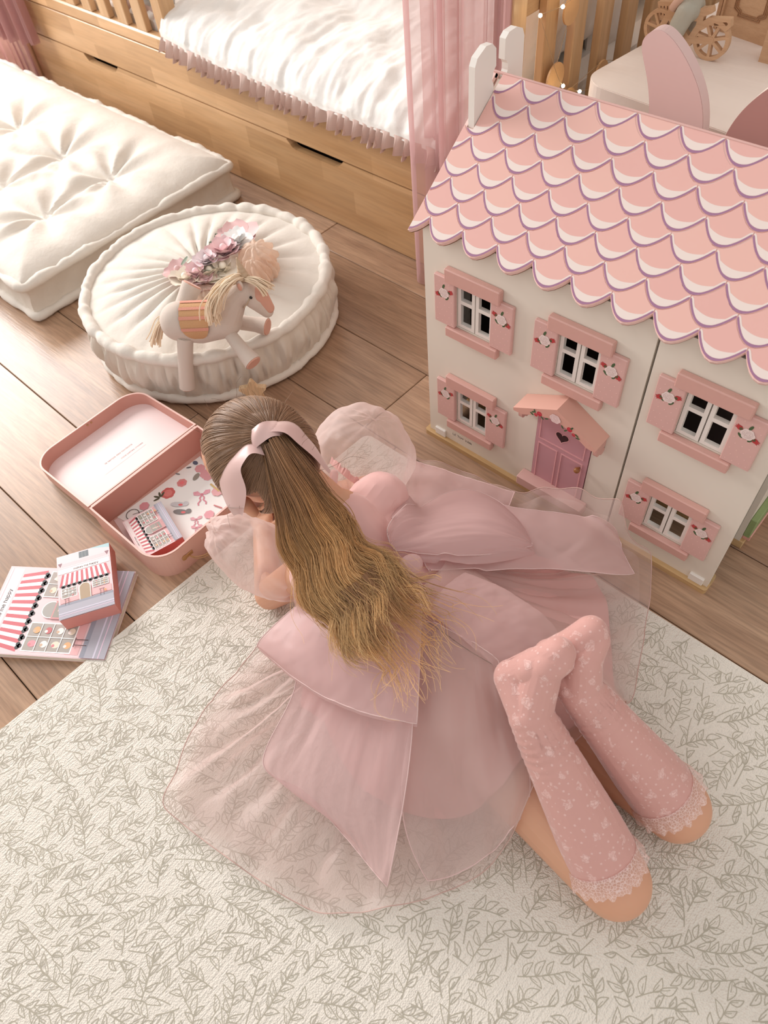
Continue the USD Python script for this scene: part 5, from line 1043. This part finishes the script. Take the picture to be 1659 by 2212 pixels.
# loops
lu1 = [[(-0.4947, 0.4537, 0.215), (-0.5158, 0.5282, 0.185), (-0.5199, 0.597, 0.16), (-0.5083, 0.6523, 0.14), (-0.4699, 0.6884, 0.12), (-0.4028, 0.6805, 0.125), (-0.3475, 0.6488, 0.13)], [(-0.4842, 0.4447, 0.222), (-0.4843, 0.4993, 0.215), (-0.4735, 0.5515, 0.2), (-0.4523, 0.5935, 0.19), (-0.4173, 0.6183, 0.185), (-0.3695, 0.6284, 0.175), (-0.3377, 0.6345, 0.15)],
      [(-0.4723, 0.4411, 0.232), (-0.4528, 0.4747, 0.232), (-0.431, 0.5117, 0.225), (-0.4078, 0.5481, 0.215), (-0.3803, 0.5764, 0.205), (-0.35, 0.6039, 0.185), (-0.3317, 0.6258, 0.16)], [(-0.4643, 0.4425, 0.226), (-0.4358, 0.4652, 0.222), (-0.408, 0.4887, 0.215), (-0.3834, 0.5167, 0.205), (-0.3616, 0.5522, 0.19), (-0.3424, 0.5905, 0.175), (-0.3302, 0.6223, 0.16)]]
gl1 = bow_sheet('bow_loop', lu1, 'organza_bow', .016, 'puffed bow loop over the right waist', 7, .008, freq=(9, 2.5))
g = gl1.copy(); g[..., 2] -= .012 * np.sin(np.linspace(0.3, 1, g.shape[0]) * np.pi / 2)[:, None]; g[..., 0] += .010; g[..., 1] -= .004
part('bow_loop_under', sheet(on_top(g, .010)), 'organza_bow', 'underside of the right bow loop')
ll = [[(-0.525, 0.3367, 0.205), (-0.4904, 0.3784, 0.225), (-0.4505, 0.4164, 0.235), (-0.3928, 0.4163, 0.232)], [(-0.5553, 0.2894, 0.165), (-0.4781, 0.311, 0.215), (-0.4231, 0.3494, 0.245), (-0.3614, 0.3766, 0.235)], [(-0.5642, 0.2437, 0.15), (-0.4665, 0.2635, 0.205), (-0.39, 0.2967, 0.24), (-0.3295, 0.3349, 0.228)], [(-0.571, 0.2127, 0.135), (-0.4533, 0.2258, 0.185), (-0.3599, 0.2501, 0.215), (-0.2966, 0.2915, 0.212)], [(-0.5668, 0.2107, 0.12), (-0.4556, 0.2043, 0.155), (-0.3545, 0.2199, 0.185), (-0.2731, 0.2582, 0.195)]]
gl2 = bow_sheet('bow_loop', ll, 'organza_bow', .016, 'broad bow loop over the left waist', 9, .015, freq=(2.5, 7))
g = gl2.copy(); g[..., 2] -= .014 * np.linspace(0, 1, g.shape[0])[:, None]; part('bow_loop_under', sheet(on_top(g, .010)), 'organza_bow', 'underside of the left bow loop')
kn = np.array((-0.4299, 0.4321, 0.236)); part('bow_knot', ball(kn, (.018, .022, .012), 3), 'organza_bow', 'knot of the dress bow under the hair')
# sleeves: sheer puffs gathered at shoulder and elbow
def puff(c, ax3, rad, seed, pleats=11):
    m = trimesh.creation.icosphere(5, 1.0); v = m.vertices.copy(); A = np.array(ax3, float); A = np.linalg.qr(A.T)[0].T
    A = np.array([a if a.dot(b) > 0 else -a for a, b in zip(A, ax3)])
    th = np.arctan2(v[:, 1], v[:, 0]); q = np.abs(v[:, 2])
    k = 1 + .045 * np.sin(th * pleats + 3 * np.sin(v[:, 2] * 3 + seed)) * q ** 2 +   .24 * (meshkit.fbm(v * 1.9 + seed, 3, seed) - .5)
    m.vertices = np.array(c) + (v * k[:, None] * np.array(rad)) @ A; return m
sheer('organza_sleeve', (240, 220, 214), .27, .50)
part('sleeve', puff((-0.6775, 0.5838, 0.178), [(0, 0, 1.), (.85, .5, 0), (-.35, .9, -.1)], (.090, .096, .096), 3), 'organza_sleeve', 'sheer puffed organza sleeve on the right arm')
part('sleeve', puff((-0.6876, 0.3238, 0.14), [(0, 0, 1.), (.12, -1, 0), (-1, -.12, 0)], (.072, .060, .116), 8), 'organza_sleeve', 'sheer puffed organza sleeve on the left arm')
for pts in ([(-0.6752, 0.5053, 0.235), (-0.6327, 0.4991, 0.235), (-0.595, 0.5077, 0.215), (-0.5686, 0.5241, 0.18)], [(-0.6133, 0.3792, 0.235), (-0.583, 0.3543, 0.225), (-0.5603, 0.3365, 0.2), (-0.5457, 0.3302, 0.15)]):
    part('armhole_frill', sheet(ruffle(pts, (.0, .008, .010) if pts[0][1] > .45 else (-.002, -.010, .010), .002, 12, (.5, 0, .5), 160)), 'dress_lining', 'gathered armhole frill')
nk = [(-0.6039, 0.3763, 0.262), (-0.5976, 0.4082, 0.268), (-0.6091, 0.4468, 0.268), (-0.636, 0.4814, 0.262)]
part('collar', tube(spline(nk, 20), .007, 8), 'dress_lining', 'narrow gathered neckline')

# ------------------------------------------------------------------ hair
def hair_look(name, ramp, rough=.42):
    n = {'h': ('attribute', {'attribute': 'ink'}), 'p': ('principled_bsdf', {'roughness': rough, 'specular_ior_level': .5})}
    RAMP[name] = (np.array([a for a, c in ramp]), np.array([srgb(*c) for a, c in ramp]))
    MATS[name] = usdkit.material(stage, '/World/Looks/' + name, n, [('h.color', 'p.base_color')], 'p.BSDF')
RAMP = {}
hair_look('hair_scalp', [(0, (152, 120, 94)), (.6, (138, 104, 78)), (1, (118, 86, 62))])
hair_look('hair_tail', [(0, (132, 96, 66)), (.3, (150, 106, 68)), (.55, (192, 142, 88)), (1, (230, 188, 132))])
plain('hair_base', (112, 84, 62), .7)
def strands(name, curves, mat, w0, w1, parent, label=None, tint=None):
    pp = str(parent.GetPath()); c = UsdGeom.BasisCurves.Define(stage, numbered(pp, name)); n = np.array([len(x) for x in curves])
    c.CreateTypeAttr('cubic'); c.CreateBasisAttr('catmullRom'); c.CreateWrapAttr('nonperiodic')
    c.CreateCurveVertexCountsAttr(Vt.IntArray.FromNumpy(n.astype(np.int32))); c.CreatePointsAttr(Vt.Vec3fArray.FromNumpy(np.vstack(curves).astype(np.float32)))
    w = np.concatenate([np.interp(np.linspace(0, 1, k), [0, .15, .7, 1], [w0, w0, (w0 + w1) / 2, w1]) for k in n]); c.CreateWidthsAttr(Vt.FloatArray.FromNumpy(w.astype(np.float32))); c.SetWidthsInterpolation('vertex')
    xs, cs = RAMP[mat]; r_ = np.random.default_rng(len(curves)); col = np.concatenate([np.stack([np.interp(np.linspace(0, 1, k), xs, cs[:, i]) for i in range(3)], 1) * r_.uniform(.72, 1.2) * (1 if tint is None else tint[i_]) for i_, k in enumerate(n)])
    UsdGeom.PrimvarsAPI(c).CreatePrimvar('ink', Sdf.ValueTypeNames.Color3fArray, 'vertex').Set(Vt.Vec3fArray.FromNumpy(col.astype(np.float32)))
    UsdShade.MaterialBindingAPI.Apply(c.GetPrim()).Bind(MATS[mat]); return tag(c.GetPrim(), label, kind='stuff')
TIE = np.array((-0.6605, 0.3953, 0.402)); TD = TIE - HC; TR = np.linalg.norm(TD); TD /= TR
rg = np.random.default_rng(11)
ex_ = np.cross(TD, HU); ex_ /= np.linalg.norm(ex_); ey_ = np.cross(TD, ex_)
def scalp(d, lift=0.0):
    """point on the hair-covered skull in unit direction d"""
    l, f, u = d @ HL, d @ HF, d @ HU
    k = 1 / np.sqrt((l / .0845) ** 2 + (f / .0945) ** 2 + (u / .0945) ** 2)
    k = k * (1 - .055 * np.clip(f / .5, 0, 1)); return HC + HF * (-.004) + HU * .006 + d * (k + lift)[..., None]
def covered(d):
    l, f, u = d @ HL, d @ HF, d @ HU
    return (u > -.78) & ~((f > .30) & (u < .58 + .25 * np.abs(l))) & ~((u < -.25) & (f > .12)) & ~((np.abs(l) > .84) & (u < .02))
caps = []
for i in range(3600):
    ph = rg.uniform(0, 2 * np.pi); e = ex_ * math.cos(ph) + ey_ * math.sin(ph)
    ths = np.linspace(.16, 2.7, 60); D = np.cos(ths)[:, None] * TD + np.sin(ths)[:, None] * e
    ok = covered(D); mx = len(ths) if ok.all() else int(np.argmin(ok))
    if mx < 8: continue
    top_ = ths[mx - 1]; a1 = top_ if rg.random() < .45 else .2 + (top_ - .2) * rg.random() ** .7
    tt = np.linspace(a1, .13, 11); D = np.cos(tt)[:, None] * TD + np.sin(tt)[:, None] * e
    lift = .001 + .0045 * np.sin(np.pi * np.clip(1 - tt / max(a1, .01), 0, 1)) ** .5 * rg.uniform(.2, 1) + np.clip(.45 - tt, 0, 1) * .022
    wv = rg.normal(0, .012, 2); D2 = D + (np.outer(np.sin(tt * rg.uniform(2, 5) + rg.uniform(0, 6)), wv[0] * np.cross(TD, e))) ; D2 /= np.linalg.norm(D2, axis=1, keepdims=True)
    caps.append(scalp(D2, lift))
m = trimesh.creation.icosphere(4, 1.0); d_ = m.vertices.copy(); ok = covered(d_); m.vertices = scalp(d_, np.where(ok, -.0005, -.02)); m.update_faces(ok[m.faces].all(1)); m.remove_unreferenced_vertices()
hair = obj('hair', m, 'hair_base', girl, smooth=True, label='light brown hair combed back into a high ponytail')
strands('hair_strand', caps, 'hair_scalp', .0014, .0011, hair)
fly = []
for i in range(60):
    ph = rg.uniform(0, 2 * np.pi); e = ex_ * math.cos(ph) + ey_ * math.sin(ph); th0 = rg.uniform(.5, 1.7); D = math.cos(th0) * TD + math.sin(th0) * e
    if not covered(D[None])[0]: continue
    p0 = scalp(D[None], np.array([.002]))[0]; tg = (TD - e * .4) * rg.uniform(.2, .8) + D * rg.uniform(.3, 1.0) + rg.normal(0, .4, 3); L = rg.uniform(.015, .04)
    fly.append(np.array([p0, p0 + tg * L * .35, p0 + tg * L * .7 + rg.normal(0, .003, 3), p0 + tg * L + rg.normal(0, .006, 3)]))
strands('flyaway', fly, 'hair_scalp', .0005, .0003, hair)
# ponytail: left edge, centre and right edge guides
PT = np.array([[(-0.6468, 0.374, 0.405), (-0.5967, 0.3344, 0.375), (-0.5578, 0.3007, 0.325), (-0.5164, 0.2826, 0.285), (-0.4632, 0.2703, 0.262), (-0.4138, 0.261, 0.255), (-0.37, 0.2685, 0.252)],
               [(-0.6388, 0.386, 0.425), (-0.5721, 0.361, 0.405), (-0.5172, 0.3466, 0.362), (-0.461, 0.3259, 0.337), (-0.4078, 0.3162, 0.308), (-0.3578, 0.304, 0.288), (-0.3203, 0.2996, 0.268)],
               [(-0.6584, 0.4122, 0.412), (-0.5891, 0.4032, 0.385), (-0.5357, 0.3996, 0.338), (-0.484, 0.4, 0.296), (-0.4341, 0.414, 0.27), (-0.3852, 0.4336, 0.258), (-0.3409, 0.463, 0.25)]])
UP = np.array([0, 0, 1.])
def tail_guide(q, depth, n=30):
    t = (q + 1) / 2; g = (1 - t) ** 2 * PT[0] + 2 * t * (1 - t) * (2 * PT[1] - .5 * PT[0] - .5 * PT[2]) + t ** 2 * PT[2]
    g = g.copy(); s = np.linspace(0, 1, len(g)); g[:, 2] -= depth * (.018 + .012 * np.sin(np.pi * s)); return spline(g, n)
tails = []; tint = []
for k in range(84):
    q = rg.uniform(-1, 1); dep = rg.random() ** 1.5 if abs(q) < .8 else rg.random(); base = tail_guide(q, dep, 30); s = np.linspace(0, 1, 30)
    ph, fr = q * 1.3 + rg.normal(0, .45), 4.1 + rg.normal(0, .12); amp = rg.uniform(.0055, .0115) * np.clip((s - .18) * 2.0, 0, 1)
    lat = np.gradient(base, axis=0); lat = np.cross(lat, UP); lat /= np.linalg.norm(lat, axis=1, keepdims=True)
    lock = base + lat * (amp * np.sin(fr * 2 * np.pi * s + ph))[:, None] + UP * (.6 * amp * np.cos(fr * 2 * np.pi * s + ph))[:, None]
    endk = rg.uniform(.72, 1.0); tl = rg.uniform(.62, 1.25)
    for j in range(52):
        o = rg.normal(0, 1, 3); sp = .0028 + .0034 * s; e1 = endk * rg.uniform(.82, 1.0)
        c = lock + lat * (o[0] * sp)[:, None] + UP * (o[1] * sp * .55)[:, None] + lat * (rg.normal(0, .0013) * np.sin(7 * s + o[2]))[:, None]
        n = max(10, int(30 * e1)); c = c[:n]
        if rg.random() < .14:
            k_ = np.linspace(0, 1, n)[:, None] ** 4; c = c + k_ * (rg.normal(0, .016, 3) * [1, 1, .35] + [0, 0, .004])
        tails.append(c); tint.append(tl)
tb_ = []
for c in tails:
    c[:, 2] = np.maximum(c[:, 2], .02); tb_.append(c)
for i in range(90):   # loose ends fanning out over the bow
    q = rg.uniform(-.6, .9); b = tail_guide(q, -.1, 30); e = b[-1] - b[-6]; e /= np.linalg.norm(e); e = e * [1, 1, .1]
    ang = rg.normal(-.5, .5); ca, sa = math.cos(ang), math.sin(ang); e2 = np.array([ca * e[0] - sa * e[1], sa * e[0] + ca * e[1], -.04]); L = rg.uniform(.02, .075)
    x = np.linspace(0, 1, 9)[1:, None]; tb_.append(np.vstack([b[18:], b[-1] + e2 * L * x + np.cross(e2, UP) * .012 * np.sin(x * 2.5) * rg.normal(0, 1)]))
core = [tail_guide(q, 1.7, 16)[:12] for q in np.linspace(-.82, .82, 9)]
cg = np.array(core); pt = obj('ponytail', sheet(cg), 'hair_base', girl, smooth=True, label='long wavy ponytail, brown at the top and blonde at the tips')
strands('hair_strand', tb_, 'hair_tail', .0009, .0003, pt, tint=tint + [1.1] * 90)
# satin ribbon tied round the ponytail
def strip(a, b, nu=44, nv=9, puff=.004):
    A, B = spline(a, nu), spline(b, nu); t = np.linspace(0, 1, nv); g = A[:, None] * (1 - t)[None, :, None] + B[:, None] * t[None, :, None]
    n_ = np.cross(np.gradient(A, axis=0), B - A); n_ /= np.maximum(np.linalg.norm(n_, axis=1, keepdims=True), 1e-9); n_ = np.where(n_[:, 2:] < 0, -n_, n_)
    return g + n_[:, None] * (puff * np.sin(np.pi * t))[None, :, None]
rb = obj('ribbon', sheet(strip([(-0.6907, 0.3922, 0.412), (-0.6842, 0.3599, 0.405), (-0.6941, 0.3308, 0.385), (-0.6949, 0.3127, 0.365), (-0.6879, 0.3045, 0.345), (-0.6788, 0.3001, 0.322), (-0.674, 0.302, 0.3)], [(-0.6358, 0.3648, 0.412), (-0.6475, 0.3515, 0.42), (-0.6492, 0.338, 0.415), (-0.6486, 0.3272, 0.405), (-0.6372, 0.3197, 0.385), (-0.6346, 0.3096, 0.36), (-0.6397, 0.2992, 0.33)])), 'ribbon_satin', girl, smooth=True, label='dusty pink satin ribbon tied round the ponytail')
obj('ribbon_tail', sheet(strip([(-0.6653, 0.3987, 0.425), (-0.6664, 0.4154, 0.42), (-0.6656, 0.4385, 0.405), (-0.6575, 0.448, 0.392), (-0.6446, 0.4489, 0.378), (-0.6317, 0.4506, 0.362), (-0.6176, 0.448, 0.345), (-0.6053, 0.4468, 0.325)], [(-0.6522, 0.3858, 0.432), (-0.6416, 0.3961, 0.432), (-0.6298, 0.4052, 0.428), (-0.6155, 0.4084, 0.418), (-0.6037, 0.4139, 0.402), (-0.5961, 0.4212, 0.382), (-0.5892, 0.4272, 0.36), (-0.5881, 0.4349, 0.338)])), 'ribbon_satin', rb, smooth=True)
bd = PT[1][1] - PT[1][0]; bd /= np.linalg.norm(bd); b1 = np.cross(bd, UP); b1 /= np.linalg.norm(b1); b2 = np.cross(b1, bd)
th = np.linspace(0, 2 * np.pi, 40); g = np.zeros((40, 9, 3)); kc = np.array((-0.6598, 0.3914, 0.407))
for j, x in enumerate(np.linspace(-.015, .013, 9)): g[:, j] = kc + bd * x + (.0255 + .003 * math.sin(math.pi * j / 8) + .0012 * np.sin(th * 5 + j * .7))[:, None] * (np.cos(th)[:, None] * b1 + np.sin(th)[:, None] * b2)
obj('ribbon_knot', sheet(g), 'ribbon_satin', rb, smooth=True)
